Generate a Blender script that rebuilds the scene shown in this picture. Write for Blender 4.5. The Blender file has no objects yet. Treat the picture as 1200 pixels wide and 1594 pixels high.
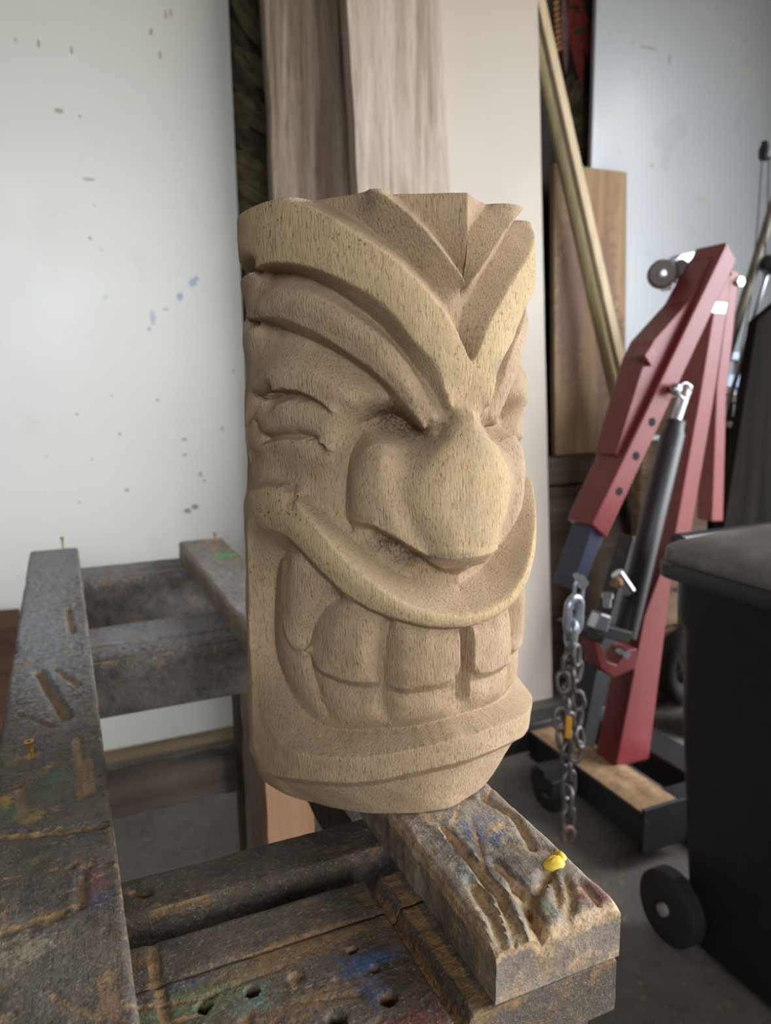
import bpy, bmesh, math, random
import numpy as np
from mathutils import Vector, Matrix, noise

# ---------------------------------------------------------------- camera
# World: X runs along the cross boards of the bench, Y along its rails (towards the back wall), Z up, metres.
F_PX, CX, CY = 1150.0, 600.0, 797.0
CAM_Z, PITCH, ROLL, YAW = 1.05, math.radians(9.97), math.radians(0.8), math.radians(23.5)
_r0 = np.array([math.cos(YAW), -math.sin(YAW), 0.0])
_h0 = np.array([math.sin(YAW), math.cos(YAW), 0.0])
_f0 = _h0 * math.cos(PITCH) - np.array([0, 0, math.sin(PITCH)])
_u0 = _h0 * math.sin(PITCH) + np.array([0, 0, math.cos(PITCH)])
C_R = _r0 * math.cos(ROLL) - _u0 * math.sin(ROLL)
C_U = _u0 * math.cos(ROLL) + _r0 * math.sin(ROLL)
C_F = _f0
C_P = np.array([0.0, 0.0, CAM_Z])
scene = bpy.context.scene
cam_d = bpy.data.cameras.new('camera')
cam_d.sensor_fit = 'VERTICAL'; cam_d.sensor_height = 36.0; cam_d.sensor_width = 36.0
cam_d.lens = F_PX / 1594.0 * 36.0
cam_d.clip_start = 0.02; cam_d.clip_end = 60
cam_d.dof.use_dof = True; cam_d.dof.focus_distance = 0.53; cam_d.dof.aperture_fstop = 7.0
cam = bpy.data.objects.new('camera', cam_d)
cam.matrix_world = Matrix(((C_R[0], C_U[0], -C_F[0], C_P[0]), (C_R[1], C_U[1], -C_F[1], C_P[1]),
                           (C_R[2], C_U[2], -C_F[2], C_P[2]), (0, 0, 0, 1)))
scene.collection.objects.link(cam); scene.camera = cam

# ---------------------------------------------------------------- daylight and exposure
w = bpy.data.worlds.new('daylight'); scene.world = w; w.use_nodes = True
bg = w.node_tree.nodes['Background']
# overcast sky above, dull ground below the horizon
_n = w.node_tree; _tc = _n.nodes.new('ShaderNodeTexCoord'); _sx = _n.nodes.new('ShaderNodeSeparateXYZ'); _cr = _n.nodes.new('ShaderNodeValToRGB')
_n.links.new(_tc.outputs['Generated'], _sx.inputs[0])
_mp = _n.nodes.new('ShaderNodeMapRange'); _mp.inputs['From Min'].default_value = -1; _mp.inputs['From Max'].default_value = 1
_n.links.new(_sx.outputs['Z'], _mp.inputs['Value']); _n.links.new(_mp.outputs[0], _cr.inputs[0])
for _e, (_p, _c) in zip([_cr.color_ramp.elements[0], _cr.color_ramp.elements[1], _cr.color_ramp.elements.new(.5)], [(0.485, (.17, .155, .13, 1)), (1.0, (.80, .90, 1.0, 1)), (0.52, (.86, .93, 1.0, 1))]):
    _e.position = _p; _e.color = _c
_n.links.new(_cr.outputs[0], bg.inputs[0]); bg.inputs[1].default_value = 7.5
vs = scene.view_settings
vs.view_transform = 'Standard'; vs.look = 'None'; vs.gamma = 1.0; vs.use_curve_mapping = False; vs.exposure = 0.78

def portal(name, loc, rot, sx, sy):
    l = bpy.data.lights.new(name, 'AREA'); l.shape = 'RECTANGLE'; l.size = sx; l.size_y = sy
    l.cycles.is_portal = True
    o = bpy.data.objects.new(name, l); o.location = loc; o.rotation_euler = rot; scene.collection.objects.link(o)
# the doorways of the workshop: a wide door to the right of the bench and an unseen opening behind the camera, raised to give light from above
portal('side_door_daylight', (2.7, -0.6, 1.275), (0, math.radians(90), 0), 2.55, 3.5)
portal('rear_opening_daylight', (-0.5, -2.6, 1.95), (math.radians(90), 0, 0), 1.6, 1.3)

# ---------------------------------------------------------------- helpers
COL = scene.collection; ZR = 0.716                                   # top of the bench rails
def ray(x, y): return C_F + C_R * (x - CX) / F_PX - C_U * (y - CY) / F_PX
def at_y(x, y, Y): d = ray(x, y); return C_P + d * (Y / d[1])
def at_z(x, y, z): d = ray(x, y); return C_P + d * ((z - CAM_Z) / d[2])
def at_x(x, y, X): d = ray(x, y); return C_P + d * (X / d[0])

class MB:
    def __init__(s): s.v = []; s.f = []
    def add(s, vs_, fs):
        n = len(s.v); s.v += [tuple(float(c) for c in p) for p in vs_]; s.f += [tuple(i + n for i in f) for f in fs]; return s
    def box(s, a, b):
        x0, y0, z0 = a; x1, y1, z1 = b
        return s.add([(x0,y0,z0),(x1,y0,z0),(x1,y1,z0),(x0,y1,z0),(x0,y0,z1),(x1,y0,z1),(x1,y1,z1),(x0,y1,z1)],
                     [(3,2,1,0),(4,5,6,7),(0,1,5,4),(1,2,6,5),(2,3,7,6),(3,0,4,7)])
    def prism(s, pts, vec):
        """closed polygon of 3D points swept along vec"""
        pts = [np.array(p, float) for p in pts]; n = len(pts); vec = np.array(vec, float)
        nrm = sum((np.cross(pts[i], pts[(i+1) % n]) for i in range(n)), np.zeros(3))
        if nrm @ vec > 0: pts = pts[::-1]
        return s.add(pts + [p + vec for p in pts],
                     [tuple(range(n)), tuple(range(2*n-1, n-1, -1))] + [((i+1) % n, i, i+n, (i+1) % n + n) for i in range(n)])
    def tube(s, path, rad, n=12, closed=False, caps=True):
        path = [np.array(p, float) for p in path]; m = len(path)
        rads = rad if hasattr(rad, '__len__') else [rad] * m
        rings = []; up = None
        for i in range(m):
            if closed: t = path[(i+1) % m] - path[i-1]
            else: t = path[min(i+1, m-1)] - path[max(i-1, 0)]
            t /= np.linalg.norm(t)
            if up is None:
                up = np.array([0, 0, 1.0]) if abs(t[2]) < .9 else np.array([1.0, 0, 0])
            sd = np.cross(t, up); sd /= np.linalg.norm(sd); up = np.cross(sd, t)
            rings.append([path[i] + rads[i] * (math.cos(2*math.pi*k/n) * sd + math.sin(2*math.pi*k/n) * up) for k in range(n)])
        vs_ = [p for r in rings for p in r]; fs = []
        for i in range(m if closed else m - 1):
            j = (i + 1) % m
            for k in range(n):
                fs.append((i*n+k, i*n+(k+1) % n, j*n+(k+1) % n, j*n+k))
        if caps and not closed:
            fs.append(tuple(range(n-1, -1, -1))); fs.append(tuple((m-1)*n + k for k in range(n)))
        return s.add(vs_, fs)
    def lathe(s, prof, c, ax, n=24):
        """prof: (along, radius) pairs turned about ax through c"""
        c = np.array(c, float); ax = np.array(ax, float); ax /= np.linalg.norm(ax)
        e = np.cross(ax, [0, 0, 1.0]) if abs(ax[2]) < .9 else np.cross(ax, [1.0, 0, 0]); e /= np.linalg.norm(e); g = np.cross(ax, e)
        vs_ = []; fs = []; m = len(prof)
        for a, r in prof:
            for k in range(n):
                t = 2*math.pi*k/n; vs_.append(c + ax*a + r*(math.cos(t)*e + math.sin(t)*g))
        for i in range(m-1):
            for k in range(n): fs.append((i*n+k, i*n+(k+1) % n, (i+1)*n+(k+1) % n, (i+1)*n+k))
        fs.append(tuple(range(n-1, -1, -1))); fs.append(tuple((m-1)*n+k for k in range(n)))
        return s.add(vs_, fs)
    def rough_box(s, a, b, step, amp, seed=0, freq=25.0, chip=0.0):
        """box with a subdivided, slightly uneven skin and worn corners"""
        a = np.array(a, float); b = np.array(b, float); n = np.maximum(2, np.ceil((b - a) / step).astype(int))
        n = np.minimum(n, 260)
        idx = {}; vs_ = []; fs = []
        def vid(i, j, k):
            key = (i, j, k)
            if key not in idx:
                p = a + (b - a) * np.array([i/n[0], j/n[1], k/n[2]])
                q = Vector(p * freq) + Vector((seed*7.3, seed*3.1, seed*1.7))
                d = np.array(noise.noise_vector(q)) * amp
                ext = [int(c == 0) - int(c == m) for c, m in zip(key, n)]
                ne = sum(1 for e in ext if e)
                if ne >= 2:
                    r = chip * (0.35 + max(0.0, noise.noise(Vector(p * freq * 1.7) + Vector((seed, 5, 9))) * 2.0))
                    d = d + np.array(ext) * r
                idx[key] = len(vs_); vs_.append(p + d)
            return idx[key]
        for ax in range(3):
            o = [d for d in range(3) if d != ax]
            for sd in (0, n[ax]):
                for i in range(n[o[0]]):
                    for j in range(n[o[1]]):
                        q = []
                        for di, dj in ((0,0),(1,0),(1,1),(0,1)):
                            key = [0,0,0]; key[ax] = sd; key[o[0]] = i+di; key[o[1]] = j+dj; q.append(vid(*key))
                        flip = (sd == 0) ^ (ax == 1)
                        fs.append(tuple(q[::-1] if flip else q))
        return s.add(vs_, fs)

def empty(name, loc):
    o = bpy.data.objects.new(name, None); o.empty_display_size = 0.05; o.location = Vector(loc); COL.objects.link(o); return o
def tag(o, label, cat, group=None, kind=None):
    o['label'] = label
    if cat: o['category'] = cat
    if group: o['group'] = group
    if kind: o['kind'] = kind
    return o
def origin_of(o):
    p = np.zeros(3)
    while o is not None: p = p + np.array(o.location); o = o.parent
    return p
def build(name, mb, mat, parent=None, origin=None, smooth=None, bevel=0.0, label=None):
    """one mesh object; mb is in world coordinates, the object sits at its parent's origin (or at origin)"""
    po = origin_of(parent) if parent else np.zeros(3)
    org = po if origin is None else np.array(origin, float)
    me = bpy.data.meshes.new(name)
    me.from_pydata([tuple(np.array(p) - org) for p in mb.v], [], mb.f); me.validate(); me.update()
    o = bpy.data.objects.new(name, me); COL.objects.link(o)
    o.location = Vector(org - po)
    if parent: o.parent = parent
    me.materials.append(mat)
    if bevel:
        m = o.modifiers.new('edge', 'BEVEL'); m.width = bevel; m.segments = 2; m.limit_method = 'ANGLE'; m.angle_limit = math.radians(40)
    if smooth is not None:
        me.shade_smooth()
        if smooth < 179: me.set_sharp_from_angle(angle=math.radians(smooth))
    if label: o['label'] = label
    return o

# ---------------------------------------------------------------- materials
def new_mat(name):
    m = bpy.data.materials.new(name); m.use_nodes = True
    nt = m.node_tree; b = nt.nodes['Principled BSDF']; return m, nt, b
def nd(nt, t, **kw):
    n = nt.nodes.new(t)
    for k, v in kw.items():
        if k.startswith('_'): setattr(n, k[1:], v)
        else: n.inputs[k.replace('__', ' ')].default_value = v
    return n
def lin(r, g, b):
    f = lambda c: ((c/255 + .055)/1.055)**2.4 if c/255 > .04045 else c/255/12.92
    return (f(r), f(g), f(b), 1.0)
def coords(nt, scale=(1, 1, 1), rot=(0, 0, 0), loc=(0, 0, 0)):
    tc = nd(nt, 'ShaderNodeTexCoord'); mp = nd(nt, 'ShaderNodeMapping')
    mp.inputs['Scale'].default_value = scale; mp.inputs['Rotation'].default_value = rot; mp.inputs['Location'].default_value = loc
    nt.links.new(tc.outputs['Object'], mp.inputs['Vector']); return mp.outputs['Vector']
def ntex(nt, vec, scale, detail=4, rough=.55, dist=0.0):
    n = nd(nt, 'ShaderNodeTexNoise'); n.inputs['Scale'].default_value = scale; n.inputs['Detail'].default_value = detail
    n.inputs['Roughness'].default_value = rough; n.inputs['Distortion'].default_value = dist
    nt.links.new(vec, n.inputs['Vector']); return n.outputs['Fac']
def ramp(nt, fac, stops, interp='LINEAR'):
    r = nd(nt, 'ShaderNodeValToRGB'); r.color_ramp.interpolation = interp; el = r.color_ramp.elements
    while len(el) < len(stops): el.new(0.5)
    for e, (p, c) in zip(el, stops):
        e.position = p; e.color = c if len(c) == 4 else (*c, 1)
    nt.links.new(fac, r.inputs[0]); return r.outputs[0]
def mix(nt, fac, a, b, mode='MIX'):
    m = nd(nt, 'ShaderNodeMix'); m.data_type = 'RGBA'; m.blend_type = mode
    for s_, v in ((m.inputs[0], fac), (m.inputs[6], a), (m.inputs[7], b)):
        if isinstance(v, bpy.types.NodeSocket): nt.links.new(v, s_)
        elif isinstance(v, (int, float)): s_.default_value = v
        else: s_.default_value = v
    return m.outputs[2]
def math_n(nt, op, a, b=0.5, clamp=False):
    m = nd(nt, 'ShaderNodeMath'); m.operation = op; m.use_clamp = clamp
    for s_, v in ((m.inputs[0], a), (m.inputs[1], b)):
        if isinstance(v, bpy.types.NodeSocket): nt.links.new(v, s_)
        else: s_.default_value = v
    return m.outputs[0]
W1 = (1, 1, 1, 1); B0 = (0, 0, 0, 1)
def step(nt, fac, lo, hi): return ramp(nt, fac, [(lo, B0), (hi, W1)])
def bump(nt, b, height, strength=.4, dist=.002, prev=None):
    n = nd(nt, 'ShaderNodeBump'); n.inputs['Strength'].default_value = strength; n.inputs['Distance'].default_value = dist
    nt.links.new(height, n.inputs['Height'])
    if prev is not None: nt.links.new(prev, n.inputs['Normal'])
    nt.links.new(n.outputs[0], b.inputs['Normal']); return n.outputs[0]
def plain(name, col, rough=.6, metal=0.0, var=.12, scale=20, spec=.5, bumps=0.0):
    m, nt, b = new_mat(name); v = coords(nt)
    n = ntex(nt, v, scale, 5)
    dark = tuple(c*(1-var) for c in col[:3]) + (1,); lite = tuple(min(1, c*(1+var)) for c in col[:3]) + (1,)
    nt.links.new(ramp(nt, n, [(.3, dark), (.7, lite)]), b.inputs['Base Color'])
    b.inputs['Roughness'].default_value = rough; b.inputs['Metallic'].default_value = metal
    b.inputs['Specular IOR Level'].default_value = spec
    if bumps: bump(nt, b, ntex(nt, v, scale*6, 3), bumps, .001)
    return m

# ================================================================ the workshop
def spots(nt, col, vec, items, nscale=60.0, namp=.5, edge=(.70, 1.0)):
    """patches of colour (paint, scuffs, stains, painted-in shade and sheen): items = (centre, (rx, ry, rz), colour, strength)"""
    nz = nd(nt, 'ShaderNodeTexNoise'); nz.inputs['Scale'].default_value = nscale; nz.inputs['Detail'].default_value = 4; nz.inputs['Roughness'].default_value = .7
    nt.links.new(vec, nz.inputs['Vector'])
    off = math_n(nt, 'MULTIPLY', math_n(nt, 'SUBTRACT', nz.outputs['Fac'], .5), namp * 4)
    for c, r, k, st in items:
        s1 = nd(nt, 'ShaderNodeVectorMath'); s1.operation = 'SUBTRACT'; nt.links.new(vec, s1.inputs[0]); s1.inputs[1].default_value = tuple(c)
        s2 = nd(nt, 'ShaderNodeVectorMath'); s2.operation = 'DIVIDE'; nt.links.new(s1.outputs[0], s2.inputs[0]); s2.inputs[1].default_value = tuple(r)
        s3 = nd(nt, 'ShaderNodeVectorMath'); s3.operation = 'LENGTH'; nt.links.new(s2.outputs[0], s3.inputs[0])
        d = math_n(nt, 'ADD', s3.outputs['Value'], off)
        f = ramp(nt, d, [(edge[0], (st, st, st, 1)), (edge[1], B0)])
        col = mix(nt, f, col, k)
    return col
def white_sheet(name, base, items, rough=.38):
    m, nt, b = new_mat(name); v = coords(nt)
    col = ramp(nt, ntex(nt, v, 1.7, 3), [(.3, tuple(c*.95 for c in base[:3]) + (1,)), (.7, base)])
    col = mix(nt, math_n(nt, 'MULTIPLY', step(nt, ntex(nt, v, 9, 6, .65), .58, .75), .25), col, lin(196, 182, 158))
    col = spots(nt, col, v, items, 90, .35)
    nt.links.new(col, b.inputs['Base Color'])
    rr = ramp(nt, ntex(nt, v, 5, 4), [(.3, (rough-.06,)*3 + (1,)), (.7, (rough+.08,)*3 + (1,))])
    nt.links.new(rr, b.inputs['Roughness']); b.inputs['Specular IOR Level'].default_value = .5
    bump(nt, b, ntex(nt, v, 4, 3), .10, .01)
    return m
def board_wood(name, dark, mid, lite, axis='z', scale=14, rough=.75, cracks=.35, items=(), spec=.3):
    """sawn timber with its grain along an axis"""
    m, nt, b = new_mat(name)
    sc = {'x': (.05, 1, 1), 'y': (1, .05, 1), 'z': (1, 1, .05)}[axis]
    v = coords(nt, sc); vo = coords(nt)
    g = ntex(nt, v, scale*2.2, 6, .62, .6); fine = ntex(nt, v, scale*16, 3, .6)
    col = ramp(nt, g, [(.28, dark), (.5, mid), (.72, lite)])
    col = mix(nt, math_n(nt, 'MULTIPLY', step(nt, fine, .52, .7), cracks), col, tuple(c*.55 for c in dark[:3]) + (1,))
    if items: col = spots(nt, col, vo, items, 40, .5)
    nt.links.new(col, b.inputs['Base Color']); b.inputs['Roughness'].default_value = rough; b.inputs['Specular IOR Level'].default_value = spec
    n1 = bump(nt, b, fine, .4, .002); bump(nt, b, g, .3, .004, n1)
    return m
def worn_timber(name, axis, items=(), paint=lin(66, 60, 55), grey=lin(112, 106, 100), wood=lin(146, 112, 74), bare_amt=1.0):
    """bench timber: old dark paint and dust over bare wood in the cuts"""
    m, nt, b = new_mat(name); v = coords(nt)
    sc = {'x': (.10, 1, 1), 'y': (1, .10, 1), 'z': (1, 1, .10)}[axis]; vg = coords(nt, sc)
    n_big = ntex(nt, v, 11, 6, .65); n_mid = ntex(nt, v, 42, 6, .7); n_grain = ntex(nt, vg, 150, 4, .6); n_f = ntex(nt, v, 420, 3, .7)
    col = ramp(nt, n_big, [(.34, paint), (.55, mix_c(paint, grey, .45)), (.72, grey)])
    col = mix(nt, math_n(nt, 'MULTIPLY', step(nt, n_mid, .52, .62), .65), col, tuple(c*.5 for c in paint[:3]) + (1,))
    wd = ramp(nt, n_grain, [(.3, tuple(c*.5 for c in wood[:3]) + (1,)), (.55, wood), (.75, tuple(min(1, c*1.35) for c in wood[:3]) + (1,))])
    col = spots(nt, col, v, items, 130, 1.0, (.5, 1.2))
    att = nd(nt, 'ShaderNodeAttribute'); att.attribute_name = 'bare'
    ba = math_n(nt, 'ADD', att.outputs['Fac'], math_n(nt, 'MULTIPLY', math_n(nt, 'SUBTRACT', n_mid, .5), 1.6))
    chips = step(nt, ntex(nt, v, 24, 7, .75), .585, .62)
    bm = math_n(nt, 'MAXIMUM', step(nt, ba, .42, .62), math_n(nt, 'MULTIPLY', chips, .75 * bare_amt))
    col = mix(nt, bm, col, wd)
    col = mix(nt, math_n(nt, 'MULTIPLY', step(nt, n_f, .58, .68), .55), col, lin(172, 152, 124))
    col = mix(nt, math_n(nt, 'MULTIPLY', step(nt, ntex(nt, v, 300, 4, .75), .54, .62), .6), col, tuple(c*.35 for c in paint[:3]) + (1,))
    col = mix(nt, math_n(nt, 'MULTIPLY', step(nt, ntex(nt, v, 75, 6, .8), .55, .60), .45), col, tuple(c*.75 for c in wood[:3]) + (1,))
    nt.links.new(col, b.inputs['Base Color'])
    b.inputs['Roughness'].default_value = .58; b.inputs['Specular IOR Level'].default_value = .45
    n1 = bump(nt, b, n_mid, .7, .004); n2 = bump(nt, b, n_grain, .6, .002, n1); n3 = bump(nt, b, ntex(nt, v, 160, 5, .75), .6, .0025, n2); bump(nt, b, n_f, .5, .001, n3)
    return m
def mix_c(a, b, t): return tuple(x*(1-t) + y*t for x, y in zip(a, b))

# ---- shell
def concrete():
    m, nt, b = new_mat('dusty_concrete'); v = coords(nt)
    col = ramp(nt, ntex(nt, v, 3, 7, .65), [(.3, lin(84, 79, 73)), (.52, lin(106, 100, 92)), (.75, lin(126, 119, 110))])
    col = mix(nt, math_n(nt, 'MULTIPLY', step(nt, ntex(nt, v, 26, 6, .7), .56, .66), .6), col, lin(66, 62, 58))
    col = mix(nt, math_n(nt, 'MULTIPLY', step(nt, ntex(nt, v, 60, 3, .6), .62, .7), .5), col, lin(168, 150, 120))
    nt.links.new(col, b.inputs['Base Color']); b.inputs['Roughness'].default_value = .55
    bump(nt, b, ntex(nt, v, 60, 5), .25, .003); return m
def struct(name, mb, mat): o = build(name, mb, mat); o['kind'] = 'structure'; return o
M_WALL = plain('raw_wall', lin(100, 96, 90), .85, var=.15, scale=3)
struct('floor', MB().box((-2.6, -2.7, -.05), (2.8, 2.35, 0)), concrete())
struct('wall_back', MB().box((-2.6, 2.25, 0), (2.8, 2.35, 2.7)), M_WALL)
struct('wall_left', MB().box((-2.7, -2.7, 0), (-2.6, 2.35, 2.7)), M_WALL)
mb = MB(); mb.box((.3, -2.7, 0), (2.8, -2.6, 2.7)); mb.box((-2.6, -2.7, 0), (-1.3, -2.6, 2.7)); mb.box((-1.3, -2.7, 2.6), (.3, -2.6, 2.7)); mb.box((-1.3, -2.7, 0), (.3, -2.6, 1.3))
struct('wall_rear', mb, M_WALL)
mb = MB(); mb.box((2.7, 1.15, 0), (2.8, 2.35, 2.7)); mb.box((2.7, -2.7, 0), (2.8, -2.35, 2.7)); mb.box((2.7, -2.35, 2.55), (2.8, 1.15, 2.7))
struct('wall_right', mb, M_WALL)
struct('ceiling', MB().box((-2.7, -2.7, 2.7), (2.8, 2.35, 2.75)), plain('raw_ceiling', lin(112, 107, 100), .85, var=.1, scale=3))

# ---- white panel behind the bench
def scuff(px, py, Y, org, rx, rz, col, st=.8):
    p = at_y(px, py, Y) - np.array(org); return (p, (rx, .1, rz), col, st)
OW = (-.7, 2.10, 0.0); BR = lin(120, 96, 66); GY = lin(120, 120, 118); BL = lin(96, 132, 178)
sc_l = [scuff(x, y, 2.1, OW, a*.0014, c*.0014, k, s_*.8) for x, y, a, c, k, s_ in [
    (60,68,2.6,8,BR,.9),(111,78,2.6,8,BR,.8),(235,50,3,8,BR,.8),(258,22,3,9,BR,.6),(266,20,3,9,BR,.6),(249,85,3,8,BR,.7),(24,62,3,5,BR,.5),
    (92,172,9,5,BR,.75),(124,181,3,3,BR,.9),(138,279,12,3,BR,.7),(140,371,3.5,3.5,GY,.9),(158,389,2.5,2.5,GY,.8),(147,320,2,2,GY,.7),
    (280,462,7,9,BL,.75),(300,440,9,9,BL,.65),(306,434,5,5,BL,.8),(238,495,6,16,BL,.55),(258,481,7,3,BL,.6),(164,462,6,3,BL,.5),(232,512,4,5,BL,.6),
    (120,645,3,3,GY,.9),(186,676,3.5,3.5,GY,.9),(245,623,3.5,3,GY,.9),(346,667,4,4,GY,.9),(197,763,4.5,4,GY,.9),(174,616,2.5,2.5,GY,.8),(363,578,3,3,GY,.8),
    (287,684,6,3,BR,.8),(288,708,5,3,BR,.8),(312,738,4,6,BR,.8),(318,748,3,4,BR,.8),(292,795,9,6,BR,.95),(304,789,9,6,BR,.95),(123,782,3,2.5,GY,.8),(143,715,2.5,2.5,GY,.7),(72,710,3,2.5,GY,.7)]]
wp = build('white_panel', MB().box((-.70, 2.10, .012), (.489, 2.118, 2.45)), white_sheet('white_laminate', lin(222, 220, 212), sc_l), origin=OW, bevel=.003)
tag(wp, 'large white panel with brown scuffs and blue chalk marks behind the bench', 'panel')
o = build('edge_trim', MB().box((-.70, 2.085, .0), (.50, 2.12, .035)), board_wood('trim_wood', lin(96, 84, 66), lin(128, 112, 88), lin(150, 134, 108), 'x'), wp)
# ---- white panel on the right with a cracked, stained corner
OR = (1.668, 2.10, 0.0)
sc_r = [scuff(x, y, 2.1, OR, a*.0017, c*.0017, k, s_*.8) for x, y, a, c, k, s_ in [
    (1010,75,26,3,lin(150,128,84),.8),(1042,92,4,14,lin(140,120,80),.7),(985,66,8,3,lin(170,150,104),.6),(1015,258,3.5,3.5,GY,.9),(973,24,3,2,GY,.7),(949,53,3,2,GY,.7),
    (1090,310,22,9,lin(186,168,132),.5),(1045,340,12,22,lin(196,182,152),.45),(955,175,16,5,lin(196,178,132),.5),(964,236,3,2.5,GY,.7),(1130,60,60,5,lin(206,196,168),.4),(1160,110,50,6,lin(206,196,168),.4)]]
wr = build('white_panel', MB().box((1.668, 2.10, .25), (2.68, 2.118, 2.55)), white_sheet('white_laminate_stained', lin(186, 190, 194), sc_r, .30), origin=OR, bevel=.003)
tag(wr, 'white panel with a brown cracked mark, behind the red hoist', 'panel')

# ---- leaf-printed cloth on the wall
cl = empty('printed_cloth', (1.1, 2.17, 1.0)); tag(cl, 'dark cloth printed with olive leaves and red feathers, hung behind the boards', 'cloth')
mb = MB(); NX = 60
for i in range(NX + 1):
    x = .40 + 1.36*i/NX; y = 2.20 + .006*math.sin(i*1.1) + .004*math.sin(i*.37)
    for z in (.85, 2.62): mb.v.append((x, y, z))
    for z in (.85, 2.62): mb.v.append((x, y + .003, z))
for i in range(NX):
    a = 4*i; b_ = a + 4; mb.f += [(a, b_, b_+1, a+1), (a+3, b_+3, b_+2, a+2)]
mb.f += [(0, 1, 3, 2), (4*NX, 4*NX+2, 4*NX+3, 4*NX+1)]
build('cloth', mb, plain('cloth_dark', lin(44, 38, 36), .95, var=.35, scale=30), cl, smooth=60)
M_LEAF = plain('leaf_print', lin(96, 84, 58), .95, var=.45, scale=26); M_LEAF2 = plain('leaf_print_dark', lin(70, 62, 46), .95, var=.45, scale=26)
M_VEIN = plain('vein_print', lin(40, 36, 30), .95)
def leaf(px, py, ln, wd, ang, mat, name='leaf_print', veins=True):
    c = at_y(px, py, 2.1915); a = math.radians(ang); u = np.array([math.cos(a), 0, math.sin(a)]); n = np.array([-math.sin(a), 0, math.cos(a)])
    m2 = MB(); pts = []
    prof = [(-.5, 0), (-.38, .28), (-.18, .46), (.05, .5), (.28, .36), (.42, .16), (.5, 0), (.42, -.16), (.28, -.36), (.05, -.5), (-.18, -.46), (-.38, -.28)]
    for t, s_ in prof: pts.append(c + u*t*ln + n*s_*wd + np.array([0, -.0012*(1 - abs(s_)), 0]))
    m2.prism(pts, (0, .0008, 0))
    o = build(name, m2, mat, cl)
    if veins:
        m3 = MB().tube([c - u*ln*.48 - np.array([0, .0018, 0]), c + u*ln*.48 - np.array([0, .0018, 0])], .0012, 5)
        build('vein', m3, M_VEIN, o)
for px, py, l_, wd, an, k in [(398,40,.20,.075,-50,0),(372,70,.16,.06,-62,1),(402,112,.18,.07,-38,0),(380,132,.16,.06,-55,1),(400,180,.19,.075,-30,0),(372,200,.14,.06,-68,0),
        (402,232,.18,.07,-34,1),(380,258,.17,.075,-20,0),(402,296,.18,.075,-28,0),(376,318,.15,.06,-48,1),(402,345,.17,.07,-35,0),(395,0,.18,.07,-50,1),
        (908,12,.14,.06,10,1),(912,45,.12,.05,20,0),(893,150,.14,.06,60,0),(908,165,.15,.065,25,1),(898,195,.16,.07,30,0),(914,215,.14,.06,15,1),(905,232,.13,.06,20,0),(884,140,.12,.05,70,1)]:
    leaf(px, py, l_, wd, an, (M_LEAF, M_LEAF2)[k])
M_RED = plain('red_feather', lin(150, 62, 56), .95, var=.3, scale=60)
for px, py, l_, wd, an in [(897,62,.28,.055,-78),(913,52,.27,.05,-70),(903,20,.2,.05,-74)]: leaf(px, py, l_, wd, an, M_RED, 'red_feather_print', False)
M_ORB = plain('orange_print', lin(156, 112, 70), .95, var=.3, scale=60)
for k in range(9): leaf(866 + k*.5, 4 + k*9, .030, .012, 35, M_ORB, 'twist_print', False)
M_MAU = plain('mauve_print', lin(112, 84, 84), .95, var=.3, scale=60)
leaf(879, 50, .26, .03, -86, M_MAU, 'mauve_print', False)

# ---- boards leaning at the back
def lean_board(name, edges, Y, th, mat, label, cat='board', ztop=2.45, zbot=0.0, bevel=.003, amp=.0015, tilt=0.0):
    """edges: (xl_top, xl_bot, xr_top, xr_bot) world X at ztop and zbot"""
    a, b_, c, d = edges; n = 24; m2 = MB(); nx = 6
    vs_ = []; fs = []
    for i in range(n + 1):
        t = i / n; z = zbot + (ztop - zbot)*t; y0 = Y + tilt*(t)
        xl = b_ + (a - b_)*t; xr = d + (c - d)*t
        jl = amp*noise.noise(Vector((xl*3, z*9, 1.7))); jr = amp*noise.noise(Vector((xr*3, z*9, 5.2)))
        row = []
        for k in range(nx + 1):
            x = xl + jl + (xr + jr - xl - jl)*k/nx
            row.append((x, y0 + amp*.7*noise.noise(Vector((x*20, z*6, 3))), z))
        row += [(p[0], p[1] + th, p[2]) for p in row[::-1]]
        vs_ += row
    w_ = 2*(nx + 1)
    for i in range(n):
        for k in range(w_): k2 = (k+1) % w_; fs.append((i*w_+k, i*w_+k2, (i+1)*w_+k2, (i+1)*w_+k))
    fs.append(tuple(range(w_-1, -1, -1))); fs.append(tuple(n*w_ + k for k in range(w_)))
    m2.add(vs_, fs)
    o = build(name, m2, mat, origin=((b_+d)/2, Y, zbot), smooth=40, bevel=0)
    return tag(o, label, cat)
M_W1 = board_wood('weathered_grey', lin(84, 70, 58), lin(138, 121, 104), lin(172, 155, 138), 'z', 16, .85, .6)
M_W2 = board_wood('weathered_pale', lin(134, 114, 98), lin(194, 177, 160), lin(222, 207, 192), 'z', 13, .85, .45)
def ex(px0, py0, px1, py1, Y, z):
    a, b_ = at_y(px0, py0, Y), at_y(px1, py1, Y); return float(a[0] + (b_[0]-a[0])*(z - a[2])/(b_[2]-a[2]))
Yb = 1.95
lean_board('weathered_board', (ex(413,0,427,310,Yb,2.45), ex(413,0,427,310,Yb,0), ex(560,0,570,300,Yb,2.45), ex(560,0,570,300,Yb,0)), Yb, .045, M_W1, 'dark weathered board behind the head, beside the leaf cloth', amp=.006)
Yb = 1.86
lean_board('weathered_board', (ex(541,0,558,310,Yb,2.4), ex(541,0,558,310,Yb,0), ex(685,0,699,280,Yb,2.4), ex(685,0,699,280,Yb,0)), Yb, .05, M_W2, 'paler weathered board with wavy grain behind the top of the head', ztop=2.4, amp=.004)
Yb = 1.92
M_PAN = white_sheet('pale_ply', lin(208, 197, 184), [], .6)
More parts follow.
